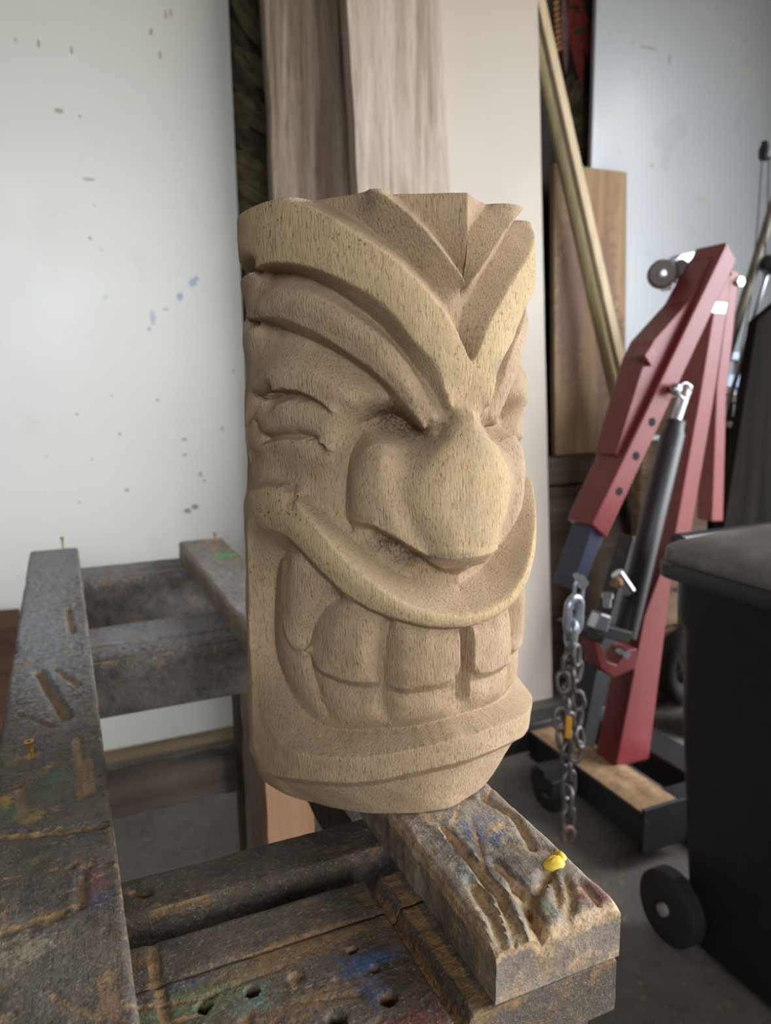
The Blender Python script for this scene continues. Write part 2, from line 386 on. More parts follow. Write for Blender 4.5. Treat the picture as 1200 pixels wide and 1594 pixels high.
lean_board('plywood_panel', (ex(640,0,660,300,Yb,2.4), ex(640,0,660,300,Yb,0), ex(838,0,857,700,Yb,2.4), ex(838,0,857,700,Yb,0) - .02), Yb, .02, M_PAN, 'smooth pale plywood panel leaning right of the weathered boards', 'panel', 2.4, amp=.001)
M_PL = board_wood('brown_plank', lin(128, 100, 72), lin(166, 136, 104), lin(188, 160, 126), 'z', 8, .75, .3,
                  [((-.10, 0, .52), (.07, .2, .30), lin(132, 104, 100), .7), ((.04, 0, .45), (.05, .2, .34), lin(136, 106, 100), .6), ((.10, 0, .30), (.06, .2, .2), lin(120, 96, 92), .7)])
Yb = 2.05
lean_board('brown_plank', (ex(862,255,860,700,Yb,1.72), ex(862,255,860,700,Yb,.34), ex(976,265,970,560,Yb,1.72), ex(976,265,970,560,Yb,.34)), Yb, .022, M_PL, 'wide brown plank with a mauve stain standing behind the two thin sticks', ztop=1.72, zbot=.80)
M_LOW = board_wood('dark_low_board', lin(64, 52, 44), lin(92, 76, 64), lin(112, 94, 80), 'x', 8, .8, .3)
o = build('low_board', MB().rough_box((1.30, 2.0, .0), (2.3, 2.04, .70), .06, .003, 3, 12, .004), M_LOW, origin=(1.8, 2.0, 0), smooth=40); tag(o, 'dark brown low board on the floor under the stained plank', 'board')
o = build('ledge_board', MB().rough_box((1.30, 2.0, .706), (2.3, 2.09, .80), .05, .004, 4, 12, .004), M_LOW, origin=(1.8, 2.0, .7), smooth=40); tag(o, 'narrow dark ledge board lying on top of the low board', 'board')
M_ST1 = board_wood('green_tan_stick', lin(138, 124, 86), lin(178, 164, 122), lin(196, 184, 146), 'z', 10, .65, .15)
M_ST2 = board_wood('pale_stick', lin(190, 164, 126), lin(222, 200, 164), lin(234, 216, 186), 'z', 10, .6, .12)
def to_floor(p0, p1, Y0, Y1):
    """extend the line of a leaning stick down to the floor"""
    a, b_ = at_y(*p0, Y0), at_y(*p1, Y1); d = b_ - a; return a, a + d*(a[2]/(a[2]-b_[2]))
def stick2(p0, p1, Y0, Y1, wd, th, mat, label):
    a, b_ = to_floor(p0, p1, Y0, Y1); d = b_ - a; t = d/np.linalg.norm(d); s_ = np.cross(t, [0, 1.0, 0]); s_ /= np.linalg.norm(s_)
    a = a - t*.25; b_ = b_ - t*.012
    m2 = MB().prism([a - s_*wd/2, a + s_*wd/2, b_ + s_*wd/2, b_ - s_*wd/2], np.array([0, th, 0]))
    return tag(build('wooden_stick', m2, mat, origin=b_, bevel=.004), label, 'stick')
stick2((857,150), (957,600), 2.02, 1.96, .038, .02, M_ST1, 'thin greenish stick leaning beside the plywood panel')
stick2((850,30), (968,560), 1.98, 1.92, .030, .026, M_ST2, 'thin pale round-edged stick leaning just right of the greenish one')

# ---- bench
OB = (.115, .95, 0.0)
bench = empty('workbench', OB); tag(bench, 'battered paint-stained timber workbench carrying the carved head', 'workbench')
def seg_dist(px, py, a, b_):
    ax, ay = a; bx, by = b_; dx, dy = bx-ax, by-ay; L = dx*dx+dy*dy + 1e-12
    t = np.clip(((px-ax)*dx + (py-ay)*dy)/L, 0, 1); return np.hypot(px-(ax+t*dx), py-(ay+t*dy))
def slab(name, x0, x1, y0, y1, z0, z1, sx, sy, mat, cuts=(), pits=(), seed=0, chip=.004, amp=.0012, bare_sides=(), parent=None, edge_bare=.5, label=None, side_bare=.05):
    """timber whose top is a relief: cuts = (polyline, half width, depth), pits = (x, y, radius, depth); metres"""
    nx = max(2, int(round((x1-x0)/sx))); ny = max(2, int(round((y1-y0)/sy)))
    xs = np.linspace(x0, x1, nx+1); ys = np.linspace(y0, y1, ny+1); GX, GY = np.meshgrid(xs, ys)
    rng = np.random.RandomState(seed + 5)
    def fbm(X, Y, f):
        s_ = np.zeros_like(X); a = 1.0
        for o_ in range(4):
            for _ in range(3):
                an = rng.uniform(0, 6.28); ph = rng.uniform(0, 6.28); s_ += a*np.sin(f*(X*math.cos(an) + Y*math.sin(an)) + ph + 1.5*np.sin(f*.6*(Y*math.cos(an) - X*math.sin(an)) + ph*2))
            a *= .55; f *= 2.1
        return s_/3
    gz = np.full(GX.shape, z1); bare = np.zeros(GX.shape)
    gz = gz + amp*fbm(GX, GY, 60)
    for poly, hw, dp in cuts:
        d = np.full(GX.shape, 9.0)
        for a, b_ in zip(poly[:-1], poly[1:]): d = np.minimum(d, seg_dist(GX, GY, a, b_))
        k = np.clip(1 - d/hw, 0, 1); gz -= dp*np.minimum(1, k*1.6); bare = np.maximum(bare, np.clip(k*1.7, 0, 1)*.8)
    for px, py, r, dp in pits:
        d = np.hypot(GX-px, GY-py); gz -= dp*np.clip((r - d)/(r*.25) + .5, 0, 1)
        bare = np.maximum(bare, np.clip(1.55 - d/r, 0, 1))
    e1 = fbm(GX*0, GY, 45); e2 = fbm(GX*0 + 3, GY + 1.3, 45)
    for dist, en in ((GX - x0, e1), (x1 - GX, e2), (GY - y0, fbm(GX, GY*0, 45)), (y1 - GY, fbm(GX, GY*0 + 2, 45))):
        wd = chip*(1.1 + 1.2*np.clip(en, 0, 1.5)); k = np.clip(1 - dist/wd, 0, 1)
        gz -= chip*.9*k*k; bare = np.maximum(bare, k*edge_bare)
    jx = np.where(GX <= x0 + 1e-9, .6*chip*np.clip(e1, 0, 1), 0) - np.where(GX >= x1 - 1e-9, .6*chip*np.clip(e2, 0, 1), 0)
    gz = np.minimum(gz, z1)
    V = []; Fc = []; A = []
    for i in range(ny+1):
        for j in range(nx+1): V.append((GX[i, j] + jx[i, j], GY[i, j], gz[i, j])); A.append(bare[i, j])
    vid = lambda i, j: i*(nx+1) + j
    for i in range(ny):
        for j in range(nx): Fc.append((vid(i, j), vid(i, j+1), vid(i+1, j+1), vid(i+1, j)))
    rim = [vid(0, j) for j in range(nx)] + [vid(i, nx) for i in range(ny)] + [vid(ny, j) for j in range(nx, 0, -1)] + [vid(i, 0) for i in range(ny, 0, -1)]
    prev = rim; nl = 4
    for l in range(1, nl + 1):
        cur = []
        for q in rim:
            x, y, z = V[q]; zz = z + (z0 - z)*l/nl
            d = np.array(noise.noise_vector(Vector((x*30, y*30, zz*60 + seed))))*amp*1.2 if l < nl else np.zeros(3)
            V.append((x + d[0], y + d[1], zz)); cur.append(len(V)-1); A.append(side_bare)
        n = len(rim)
        for k in range(n): Fc.append((prev[(k+1) % n], prev[k], cur[k], cur[(k+1) % n]))
        prev = cur
    Fc.append(tuple(prev[::-1]))
    m2 = MB(); m2.v = [tuple(float(c) for c in p) for p in V]; m2.f = Fc
    o = build(name, m2, mat, parent or bench, smooth=50, label=label)
    at = o.data.attributes.new('bare', 'FLOAT', 'POINT'); at.data.foreach_set('value', [float(a) for a in A])
    return o
def pxy(z, *pts): return [tuple(at_z(x, y, z)[:2]) for x, y in pts]
def bspot(px, py, z, r, col, st=.8, rz=.03): p = at_z(px, py, z) - np.array(OB); return (p, (r[0], r[1], rz), col, st)
ZD = ZR - .04
PBLUE = lin(52, 84, 128); PGRN = lin(76, 112, 80); PRED = lin(126, 70, 72); PYEL = lin(180, 148, 62); PGY = lin(140, 142, 146)
sp_r = [bspot(752,1290,ZR,(.020,.016),PBLUE,.8), bspot(776,1302,ZR,(.012,.010),PBLUE,.85), bspot(730,1280,ZR,(.02,.02),lin(128,132,140),.6), bspot(905,1388,ZR,(.013,.012),PRED,.75), bspot(936,1392,ZR,(.010,.010),PRED,.6),
        bspot(725,1355,ZR,(.010,.012),lin(104,128,116),.6), bspot(860,1410,ZR,(.012,.010),lin(110,134,110),.45), bspot(765,1330,ZR,(.024,.04),lin(52,52,56),.55), bspot(690,1310,ZR,(.012,.05),lin(48,46,48),.6),
        bspot(350,900,ZR,(.06,.4),lin(148,148,152),.6), bspot(348,864,ZR,(.03,.025),lin(84,190,110),.9), bspot(322,850,ZR,(.03,.02),lin(196,120,112),.5)]  # long pale patch: sky sheen painted on the far end of the rail
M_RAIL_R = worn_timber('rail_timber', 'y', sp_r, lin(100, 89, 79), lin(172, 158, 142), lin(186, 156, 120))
sp_l = [bspot(90,1208,ZR,(.014,.02),PGRN,.8), bspot(72,1232,ZR,(.012,.015),PGRN,.6), bspot(10,1246,ZR,(.007,.012),PYEL,.85), bspot(52,1270,ZR,(.016,.010),PYEL,.6), bspot(20,1262,ZR,(.02,.02),PGRN,.35),
        bspot(152,1380,ZR,(.008,.03),PRED,.6), bspot(155,1400,ZR,(.007,.012),lin(60,72,104),.7), bspot(170,1560,ZR,(.006,.03),lin(150,108,70),.5), bspot(60,960,ZR,(.06,.25),lin(142,146,154),.7), bspot(80,1020,ZR,(.06,.20),lin(134,140,144),.65), bspot(85,880,ZR,(.08,.3),lin(146,148,156),.7),  # the large blue-grey patches put reflected sky light into the far rail's colour
        bspot(40,1480,ZR,(.02,.012),lin(168,156,130),.6)]
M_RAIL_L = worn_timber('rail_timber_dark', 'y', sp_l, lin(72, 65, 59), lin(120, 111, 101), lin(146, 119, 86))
random.seed(4)
def rnd_cuts(x0, x1, y0, y1, n, z, ang=(-.5, .5), seed=1):
    r = random.Random(seed); out = []
    for _ in range(n):
        x = r.uniform(x0+.005, x1-.005); y = r.uniform(y0, y1); L = r.uniform(.015, .07); a = r.uniform(*ang)
        p1 = (min(x1, max(x0, x + L*math.cos(a))), y + L*math.sin(a))
        out.append(([(x, y), p1], r.uniform(.001, .0026), r.uniform(.0006, .002)))
    return out
cuts_r = [(pxy(ZR,(687,1286),(735,1338),(777,1385),(810,1454)), .004, .004), (pxy(ZR,(772,1341),(794,1363),(822,1386)), .005, .005), (pxy(ZR,(855,1352),(838,1380),(824,1404)), .005, .006),
          (pxy(ZR,(802,1377),(819,1407),(833,1442)), .007, .006), (pxy(ZR,(860,1363),(871,1410)), .004, .003), (pxy(ZR,(700,1300),(744,1357),(777,1400),(800,1460)), .003, .004),
          (pxy(ZR,(880,1365),(890,1400),(884,1425)), .004, .003), (pxy(ZR,(750,1238),(800,1270),(830,1320)), .004, .004), (pxy(ZR,(790,1310),(845,1320),(870,1330)), .003, .003),
          (pxy(ZR,(905,1372),(930,1402)), .003, .003), (pxy(ZR,(820,1395),(838,1430),(850,1450)), .005, .005), (pxy(ZR,(735,1372),(765,1420),(778,1460)), .006, .005)]
cuts_r += rnd_cuts(.213, .308, .36, 1.55, 40, ZR, (.3, 2.2), 3)
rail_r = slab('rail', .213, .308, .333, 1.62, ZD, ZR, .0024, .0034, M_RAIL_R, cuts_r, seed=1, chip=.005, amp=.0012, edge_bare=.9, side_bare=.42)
cuts_l = [(pxy(ZR,(60,1045),(78,1075),(102,1115)), .008, .007), (pxy(ZR,(13,1016),(70,1012),(125,1009)), .003, .003), (pxy(ZR,(-20,1303),(60,1298),(160,1284)), .006, .004),
          (pxy(ZR,(25,1112),(82,1129)), .003, .003), (pxy(ZR,(85,1040),(120,1065)), .005, .003), (pxy(ZR,(105,950),(112,985)), .006, .003), (pxy(ZR,(20,1185),(55,1172)), .009, .002),
          (pxy(ZR,(0,1450),(60,1430),(90,1424)), .006, .003), (pxy(ZR,(128,1360),(125,1410)), .004, .003), (pxy(ZR,(80,1550),(155,1584)), .003, .002), (pxy(ZR,(135,1180),(138,1230)), .008, .002),
          (pxy(ZR,(30,1230),(38,1265)), .007, .0015), (pxy(ZR,(118,1150),(126,1240)), .006, .002)]
cuts_l += rnd_cuts(-.08, .012, .3, 1.6, 44, ZR, (-.35, .35), 9)
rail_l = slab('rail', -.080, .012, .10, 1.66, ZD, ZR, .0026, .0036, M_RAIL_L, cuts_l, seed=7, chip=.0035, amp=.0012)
# cross boards under the rails
hole = lambda x, y, r, d: (*at_z(x, y, ZD)[:2], r, d)
sp_d = [bspot(560,1505,ZD,(.020,.014),PBLUE,.7), bspot(585,1490,ZD,(.016,.012),PBLUE,.5), bspot(575,1540,ZD,(.016,.012),lin(52,84,120),.5), bspot(330,1545,ZD,(.035,.016),lin(98,112,66),.5), bspot(280,1570,ZD,(.03,.014),lin(84,104,70),.5),
        bspot(300,1530,ZD,(.02,.006),lin(58,84,110),.5), bspot(470,1470,ZD,(.06,.012),lin(132,98,58),.65), bspot(420,1500,ZD,(.05,.010),lin(122,92,56),.5), bspot(480,1560,ZD,(.05,.010),lin(120,90,56),.6), bspot(395,1555,ZD,(.012,.010),lin(70,120,112),.5), bspot(650,1590,ZD,(.02,.012),lin(110,56,50),.7)]
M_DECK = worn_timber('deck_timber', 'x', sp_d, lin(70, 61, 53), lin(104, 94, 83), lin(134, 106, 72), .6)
M_DECK2 = worn_timber('deck_timber_sheen', 'x', [bspot(230,985,ZD,(.25,.09),lin(146,146,152),.7,.02), bspot(220,885,ZD,(.25,.09),lin(146,144,150),.6,.02)], lin(66, 60, 55), lin(124, 118, 114), lin(138, 110, 76), .6)  # far boards: sky sheen painted in as pale grey patches and lighter grey
gx0, gx1 = .186, .199
kerf = lambda y0, y1: [([(gx0+.0045, y0), (gx0+.0045, y1)], .0062, .012), ([(gx1+.006, y0), (gx1+.004, y1)], .009, .0012), ([(.026, y0), (.028, y1)], .005, .0016)]
pits5 = [hole(548,1478,.0030,.008), hole(583,1507,.0034,.004), hole(604,1552,.0052,.012), hole(523,1586,.0056,.012), hole(392,1541,.0042,.012), hole(317,1565,.0044,.012), hole(460,1520,.0048,.0025), hole(383,1588,.0042,.002)]
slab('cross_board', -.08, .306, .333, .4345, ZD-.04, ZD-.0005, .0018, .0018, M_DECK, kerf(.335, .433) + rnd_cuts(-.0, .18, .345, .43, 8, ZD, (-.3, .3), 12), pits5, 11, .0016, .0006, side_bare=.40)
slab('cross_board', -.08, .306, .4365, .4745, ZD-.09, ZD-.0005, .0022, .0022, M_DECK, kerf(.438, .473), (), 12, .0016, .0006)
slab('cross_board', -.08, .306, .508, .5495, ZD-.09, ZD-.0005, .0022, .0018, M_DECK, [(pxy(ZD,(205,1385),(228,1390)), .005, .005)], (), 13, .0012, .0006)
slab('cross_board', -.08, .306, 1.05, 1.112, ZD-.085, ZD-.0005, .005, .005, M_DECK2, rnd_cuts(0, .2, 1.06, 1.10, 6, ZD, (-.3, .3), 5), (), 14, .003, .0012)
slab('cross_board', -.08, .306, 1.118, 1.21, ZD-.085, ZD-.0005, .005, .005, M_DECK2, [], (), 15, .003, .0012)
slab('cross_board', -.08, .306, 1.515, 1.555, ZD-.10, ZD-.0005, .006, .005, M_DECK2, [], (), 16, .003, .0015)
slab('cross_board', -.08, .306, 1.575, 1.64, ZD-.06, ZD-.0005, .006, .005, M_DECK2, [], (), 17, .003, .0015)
M_LEG = board_wood('dark_leg', lin(62, 52, 44), lin(86, 74, 64), lin(104, 92, 80), 'z', 9, .8, .4)
M_LEGN = board_wood('new_leg', lin(150, 108, 82), lin(178, 134, 104), lin(192, 150, 120), 'z', 7, .7, .12)
M_STR = board_wood('dark_stretcher', lin(66, 56, 50), lin(90, 78, 70), lin(108, 96, 88), 'x', 9, .7, .3)
for a, b_, m_ in [((.205, .34, 0), (.294, .43, ZD-.04), M_LEG), ((-.07, .34, 0), (.018, .43, ZD-.04), M_LEG),
                  ((.235, 1.165, 0), (.304, 1.235, ZD-.087), M_LEG), ((-.075, 1.165, 0), (.0, 1.235, ZD-.087), M_LEG), ((.222, .95, 0), (.294, .99, ZD), M_LEGN)]:
    build('leg', MB().rough_box(a, b_, .03, .0015, 2, 20, .003), m_, bench, smooth=40, label='pale pinkish newer leg' if m_ is M_LEGN else None)
build('stretcher', MB().rough_box((0.0, 1.200, .345), (.235, 1.235, .42), .02, .0015, 8, 20, .003), M_STR, bench, smooth=40)
build('stretcher', MB().rough_box((.235, .555, ZD-.13), (.27, .948, ZD-.06), .02, .0015, 9, 20, .003), M_LEG, bench, smooth=40)
# screws driven into the rails
M_SCREW = plain('brass_screw', lin(176, 138, 62), .35, .7, .2, 200)
def screw(px, py, z, h, parent, tilt=(0, 0)):
    p = at_z(px, py, z); ax = np.array([tilt[0], tilt[1], 1.0]); ax /= np.linalg.norm(ax)
    prof = [(-.004, .0016), (h*.5, .0016), (h*.5, .0022), (h*.8, .0022), (h*.95, .0042), (h, .0044)]
    o = build('screw', MB().lathe(prof, p, ax, 14), M_SCREW, parent, smooth=40)
    s2 = MB().lathe([(h - .0002, .0018), (h + .0002, .0018)], p, ax, 6); build('screw_socket', s2, plain('socket_dark', lin(30, 26, 20)), o)
screw(51, 1178, ZR, .016, rail_l, (-.12, -.02)); screw(98, 852, ZR, .022, rail_l); screw(335, 845, ZR, .022, rail_r)
# dried yellow glue
def blob(px, py, z, rx, ry, rz, parent, mat, seed, name):
    p = at_z(px, py, z); m2 = MB(); n, k = 14, 6; vs_ = []; fs = []
    for i in range(k + 1):
        a = math.pi/2*i/k
        for j in range(n):
            t = 2*math.pi*j/n; r = 1 + .35*noise.noise(Vector((math.cos(t)*1.4, math.sin(t)*1.4, seed)))
            vs_.append((p[0] + rx*r*math.cos(a)*math.cos(t), p[1] + ry*r*math.cos(a)*math.sin(t), p[2] - .001 + rz*math.sin(a)*(1 + .4*noise.noise(Vector((t*2, a*3, seed))))))
    for i in range(k):
        for j in range(n): fs.append((i*n+j, i*n+(j+1) % n, (i+1)*n+(j+1) % n, (i+1)*n+j))
    fs.append(tuple(range(n-1, -1, -1))); m2.add(vs_, fs); return build(name, m2, mat, parent, smooth=180)
M_GLUE = plain('yellow_glue', lin(222, 186, 62), .45, 0, .15, 90)
blob(862, 1345, ZR-.001, .009, .0065, .006, rail_r, M_GLUE, 3, 'glue_blob'); blob(872, 1334, ZR-.001, .004, .006, .005, rail_r, M_GLUE, 8, 'glue_blob')

# ================================================================ the carved head
HD, HAZ = 0.62, math.radians(23.87)
HC = np.array([HD*math.sin(HAZ), HD*math.cos(HAZ)])       # log axis, over the right rail
H_H = 457.0                                                           # height of the log in mm
_d0 = -HC / HD; _rg = np.array([-_d0[1], _d0[0]])
PHI0 = math.radians(29.0)                                             # the face is turned this far to the right of the viewer
def log_r(zmm): return 127.0 - 10.0 * np.clip(np.asarray(zmm) / 450.0, 0, 1)
def on_log(x, y, dep):
    """a traced point lying dep mm under the log's skin -> (angle from the nose in degrees, height in mm)"""
    d = ray(x, y); z = 200.0
    for _ in range(8):
        r = (float(log_r(z)) - dep) / 1000.0
        o = -HC; A = d[:2] @ d[:2]; B = 2 * (o @ d[:2]); c = o @ o - r*r
        t = (-B - math.sqrt(max(B*B - 4*A*c, 0))) / (2*A); p = C_P + d*t; z = (p[2] - ZR) * 1000
    q = p[:2] - HC
    return math.degrees(math.atan2(q @ _rg, q @ _d0) - PHI0), z
CURVES = []      # each: list of (phi, z, depth) on the left half, phi <= 0
DS = 1.6         # relief of the carving
def deepen(d): return d * DS if d > 0 else d
SOFT = []
def trace(pts, dep, mid=False, soft=False):
    """polyline of traced points (x, y[, depth]); runs out round the side of the log, mid carries it to the centre line"""
    out = []
    for p in pts:
        d = deepen(p[2] if len(p) > 2 else dep)
        if d > 4 and p[1] < 770:        # the cuts get shallow towards the side of the log
            d *= 0.32 + 0.68 * min(1.0, max(0.0, (on_log(p[0], p[1], 0.0)[0] + 104.0) / 30.0))
        ph, z = on_log(p[0], p[1], d); out.append((min(ph, 0.0), z, d))
    keep = [p for p in out if p[0] > -99.0]
    if keep and keep[0][0] < -84.0 and len(keep) > 1 and pts[0][1] < 790 and pts[0][0] < 398:
        a, b = keep[0], keep[1]; sl = (a[1] - b[1]) / min(-1.0, a[0] - b[0]); sl = max(-.9, min(.9, sl))
        ext = []
        for ph, k in ((-126.0, 0.0), (-116.0, .25), (-108.0, .6)):
            if ph < a[0] - 1: ext.append((ph, a[1] + sl * (ph - a[0]) * .8, a[2]*k if a[2] > 0 else a[2]))
        keep = ext + keep
    if mid: keep.append((0.0, keep[-1][1] + .15*(keep[-1][1]-keep[-2][1]), keep[-1][2]))
    (SOFT if soft else CURVES).append(keep)
    return keep
def raw(pts, deep=True, soft=False): (SOFT if soft else CURVES).append([(p[0], p[1], deepen(p[2]) if deep else p[2]) for p in pts]); return pts
def shift(c, dphi, dz, dep, keep=True):
    out = [(min(p[0] + dphi, -0.6), p[1] + dz, deepen(dep(i / max(1, len(c)-1)))) for i, p in enumerate(c)]
    if keep: CURVES.append(out)
    return out

# --- forehead crest: three ridges fanning out of a V above the nose
ridge1 = trace([(440,317),(456,318),(490,329),(530,350),(565,373),(600,395),(622,412),(652,440),(680,473),(698,497),(713,523),(728,555),(737,566)], 0.5)
LEFT_ONLY = [shift(ridge1, 5.0, 3.5, lambda t: 13.0 - 3.0*t, False)]
ridge2 = trace([(566,290),(580,297),(600,306),(632,330),(665,362),(693,397),(713,423),(729,446)], 2.5)
LEFT_ONLY.append(shift(ridge2, 4.5, 3.0, lambda t: 13.0 - 3.5*t, False))
RIGHT_ONLY = [shift(ridge1, 7.5, 5.0, lambda t: 14.0 - 3.0*t, False), shift(ridge2, 9.0, 6.0, lambda t: 14.0 - 3.5*t, False)]
raw([(0, 470, 3.0), (0, 430, 3.5), (0, 404, 5.0)])
raw([(0, 398, 9.0), (0, 375, 11.0), (0, 356, 8.0), (0, 348, 2.0)])
# brow band: the untouched skin of the log
trace([(376,372),(398,345),(440,330),(500,352),(560,392),(610,425),(650,462),(685,515),(712,560),(728,590)], 0.0, soft=True)
band_lo = trace([(374,438),(388,425),(408,414),(425,410),(447,410),(473,414),(499,421),(525,432),(551,445),(577,459),(600,476),(622,501),(643,529),(665,552),(680,570),(686,580),(691,603),(698,627),(703,636)], 0.8)
trace([(378,400),(420,385),(470,390),(530,410),(590,445),(640,500),(690,560)], 0.0, soft=True)
raw([(0, 344, 0.0), (0, 330, 1.0), (0, 319, 2.0), (0, 312, 0.5), (0, 308, -1)])
raw([(-5, 340, 0.0), (-5, 326, 1.0), (-4, 319, 1.8)])
# cove under the band
trace([(375,470),(380,456),(392,440),(408,430),(425,426),(455,428),(481,435),(512,450),(544,472),(577,496),(598,516),(622,545),(640,568,11.5),(660,592,9),(676,615,7),(688,638,6)], 12.5)
# first wrinkle
w1 = trace([(376,505),(384,488),(397,473),(414,455),(431,450),(468,452),(494,459),(520,474),(546,491),(577,512),(609,538),(634,568),(650,598),(664,628),(676,655)], 5.0)
trace([(376,520),(390,500),(404,480),(440,470),(480,476),(520,496),(560,524),(595,556),(625,592),(645,628)], 3.5, soft=True)
w1b = trace([(374,545),(383,520),(400,497),(431,493),(457,502),(490,517),(522,537),(551,556),(580,575),(605,600),(630,626),(648,650),(662,672)], 6.0)
# fold below it
trace([(375,580),(382,555),(392,530),(404,512),(420,504),(436,511),(479,529),(512,546),(540,560),(566,579),(590,598),(606,618)], 14.0)
# eyelid
trace([(377,610),(388,590),(403,566),(423,558),(447,556),(490,563),(533,583),(566,607),(585,626)], 8.0, soft=True)
trace([(378,625),(392,608),(410,588),(440,577),(480,584),(520,606),(550,630)], 4.0, soft=True)
lid_up = trace([(396,652,5),(400,632,4.5),(413,614),(436,606),(462,609),(481,616),(501,628),(516,642)], 4.5)
trace([(399,652,8),(404,640,10),(414,623,11.5),(436,612,12),(462,614,11.5),(481,621,11),(501,633,9),(516,645,6)], 12)
trace([(405,664,8),(410,650,10),(418,634,11.5),(436,619,12),(462,620,11.5),(481,626,10)], 12)
lid_lo = trace([(410,674,7),(414,660),(421,645),(432,631),(450,625),(473,629),(499,641),(512,651)], 6.0)
trace([(404,668),(418,650),(447,642),(480,648),(505,665)], 5.5, soft=True)
trace([(408,676),(430,668),(462,667),(490,676)], 6.5, soft=True)
# the corner pieces at the side of the eye
raw([(-104, 312, 1.5), (-104, 288, 1.0), (-103, 270, 3)])
# bag under the eye
trace([(399,688),(425,684),(447,680),(473,680),(494,685),(512,696)], 11.5)
bag = trace([(384,716),(392,706),(403,697),(425,690),(447,686),(473,686),(494,691),(514,703)], 6.0)
trace([(386,730),(400,712),(425,700),(460,702),(500,712),(520,722)], 7.0, soft=True)
trace([(388,748),(405,735),(440,733),(480,748),(515,770)], 10.5, soft=True)
# crease beside the nose
nose_side = trace([(566,672,17),(552,692,16),(543,715,15),(540,748,15),(538,778,15),(538,806,15),(550,826,16)], 15)
trace([(530,660,9),(526,700,10),(524,740,11),(522,775,12)], 10, soft=True)
# inner corner of the eye
eye_corner = trace([(562,662,17),(585,652,20),(606,646,22),(625,652,22),(645,668,20),(658,680,18)], 20)
trace([(600,632,17),(618,640,19)], 18, soft=True)
trace([(590,668,20),(615,668,21),(640,680,18)], 19, soft=True)
# side wing of the nose
trace([(562,712,7),(572,698,7),(590,692,8),(612,696,9),(632,708,10)], 8)
trace([(550,735),(549,770),(555,800)], 6.0, soft=True)
trace([(566,715),(564,760),(574,800)], 3.5, soft=True)
trace([(594,712),(594,750),(602,790),(622,822)], 2.2, soft=True)
wing_lo = trace([(546,812,12),(562,814,7),(579,818),(600,829),(619,839),(645,856),(667,868)], 4.0)
trace([(556,826,13),(579,825,15),(600,836.5,16),(619,846,16.5),(645,864,16),(668,880,15),(690,893,14),(715,897,13),(735,897,12.5)], 24, mid=True)
# crease between wing and ball, ball of the nose
trace([(668,690,9),(650,706,7.5),(637,728,6),(626,752,5),(623,775,4.5),(635,808,5),(650,836,5.5),(666,860,6)], 7, soft=True)
trace([(700,650,8),(690,664,10),(680,678,11)], 8)
trace([(712,650),(690,690),(668,722),(655,752),(652,782),(664,815),(682,845)], 1.5, soft=True)
trace([(735,670),(715,705),(695,740),(688,775),(695,815),(712,850)], -2.5, soft=True)
raw([(0, 305, -1.0), (0, 290, -3.0), (0, 262, -5.0), (0, 240, -5.0), (0, 222, -3.0)], soft=True)
nose_lo = trace([(667,866,5),(684,870,2),(710,872,0),(738,869,-1),(756,866,-1)], 0, mid=True)
nose_under = trace([(672,878),(690,889),(712,886),(735,884)], 7.0, mid=True)
# upper lip: valley, shelf, edge, face
trace([(383,770,3),(395,756,5),(412,750,6.5),(432,748,7.5),(453,755,8.5),(481,777,9.5),(512,804,11),(544,834,13),(577,862,15),(610,888,16.5),(640,900,18),(680,906,15),(710,909,13),(735,910,12.5)], 15, mid=True)
trace([(505,818,6),(532,846,7.5),(562,873,9),(595,898,10.5),(625,915,10),(660,928,9),(700,934,7.5),(735,935,7)], 10, mid=True, soft=True)
lip_up = trace([(384,778,2),(392,768),(408,761),(431,760),(453,775),(466,791),(481,809),(501,833),(533,870),(555,889),(577,907),(598,921),(622,938),(643,949),(676,959),(708,962),(728,961)], 0.5, mid=True)
trace([(388,800),(400,790),(425,790),(450,815),(480,845),(515,880),(555,912),(600,940),(640,956),(690,969),(725,970)], -0.5, mid=True, soft=True)
lip_lo = trace([(407,823),(425,825),(442,832),(464,850),(481,869),(499,888),(522,910),(551,934),(577,949),(598,958),(619,965),(640,971),(665,976),(697,978),(726,977)], 2.0, mid=True)
DS = 1.3         # the mouth is shallower
# frame of the mouth on the left
raw([(-107, 238, -0.5), (-107, 120, -0.5), (-107, 20, -0.5)])
raw([(-98, 228, 0.5), (-99, 180, 0.5), (-99, 130, 0.5), (-98, 95, 0.5), (-97, 60, 0.3), (-97, 30, 0.3)])
mouth_in = trace([(466,858,12),(447,859),(437,872),(431,896),(429,924),(428,957),(428,1000),(432,1024),(438,1047),(449,1071),(464,1095),(483,1118,16),(508,1132,17),(530,1138,18),(577,1137,19),(607,1136,19),(643,1132,19),(691,1120,19),(712,1116,19)], 15.5, mid=True)
# just behind the lip the surface falls back to the teeth
trace([(470,864),(486,883),(503,900),(522,917)], 10.5)
trace([(556,942),(577,954),(598,963)], 10.5)
trace([(612,967),(640,975),(665,980.5),(700,982)], 10.5, mid=True)
# teeth
def mirror_bulge(pts, d): trace(pts, d)
trace([(438,880),(436,920),(436,955),(444,986)], 12, soft=True)
trace([(452,872),(452,910),(453,950),(458,985)], 8.5, soft=True)
trace([(472,880),(474,910),(474,945),(470,975)], 9.0, soft=True)
tooth_a = trace([(438,966),(445,990),(456,1008),(474,1015)], 9.5)
trace([(436,974),(443,997),(455,1016),(476,1024)], 12)
groove1 = trace([(532,928),(518,936),(503,952),(492,969),(485,990),(482,1008),(484,1024),(490,1050),(498,1077),(508,1104),(518,1126)], 15.5)
trace([(440,1020),(455,1050),(475,1082),(498,1112)], 13, soft=True)
trace([(470,1030),(482,1062),(500,1095)], 12.5, soft=True)
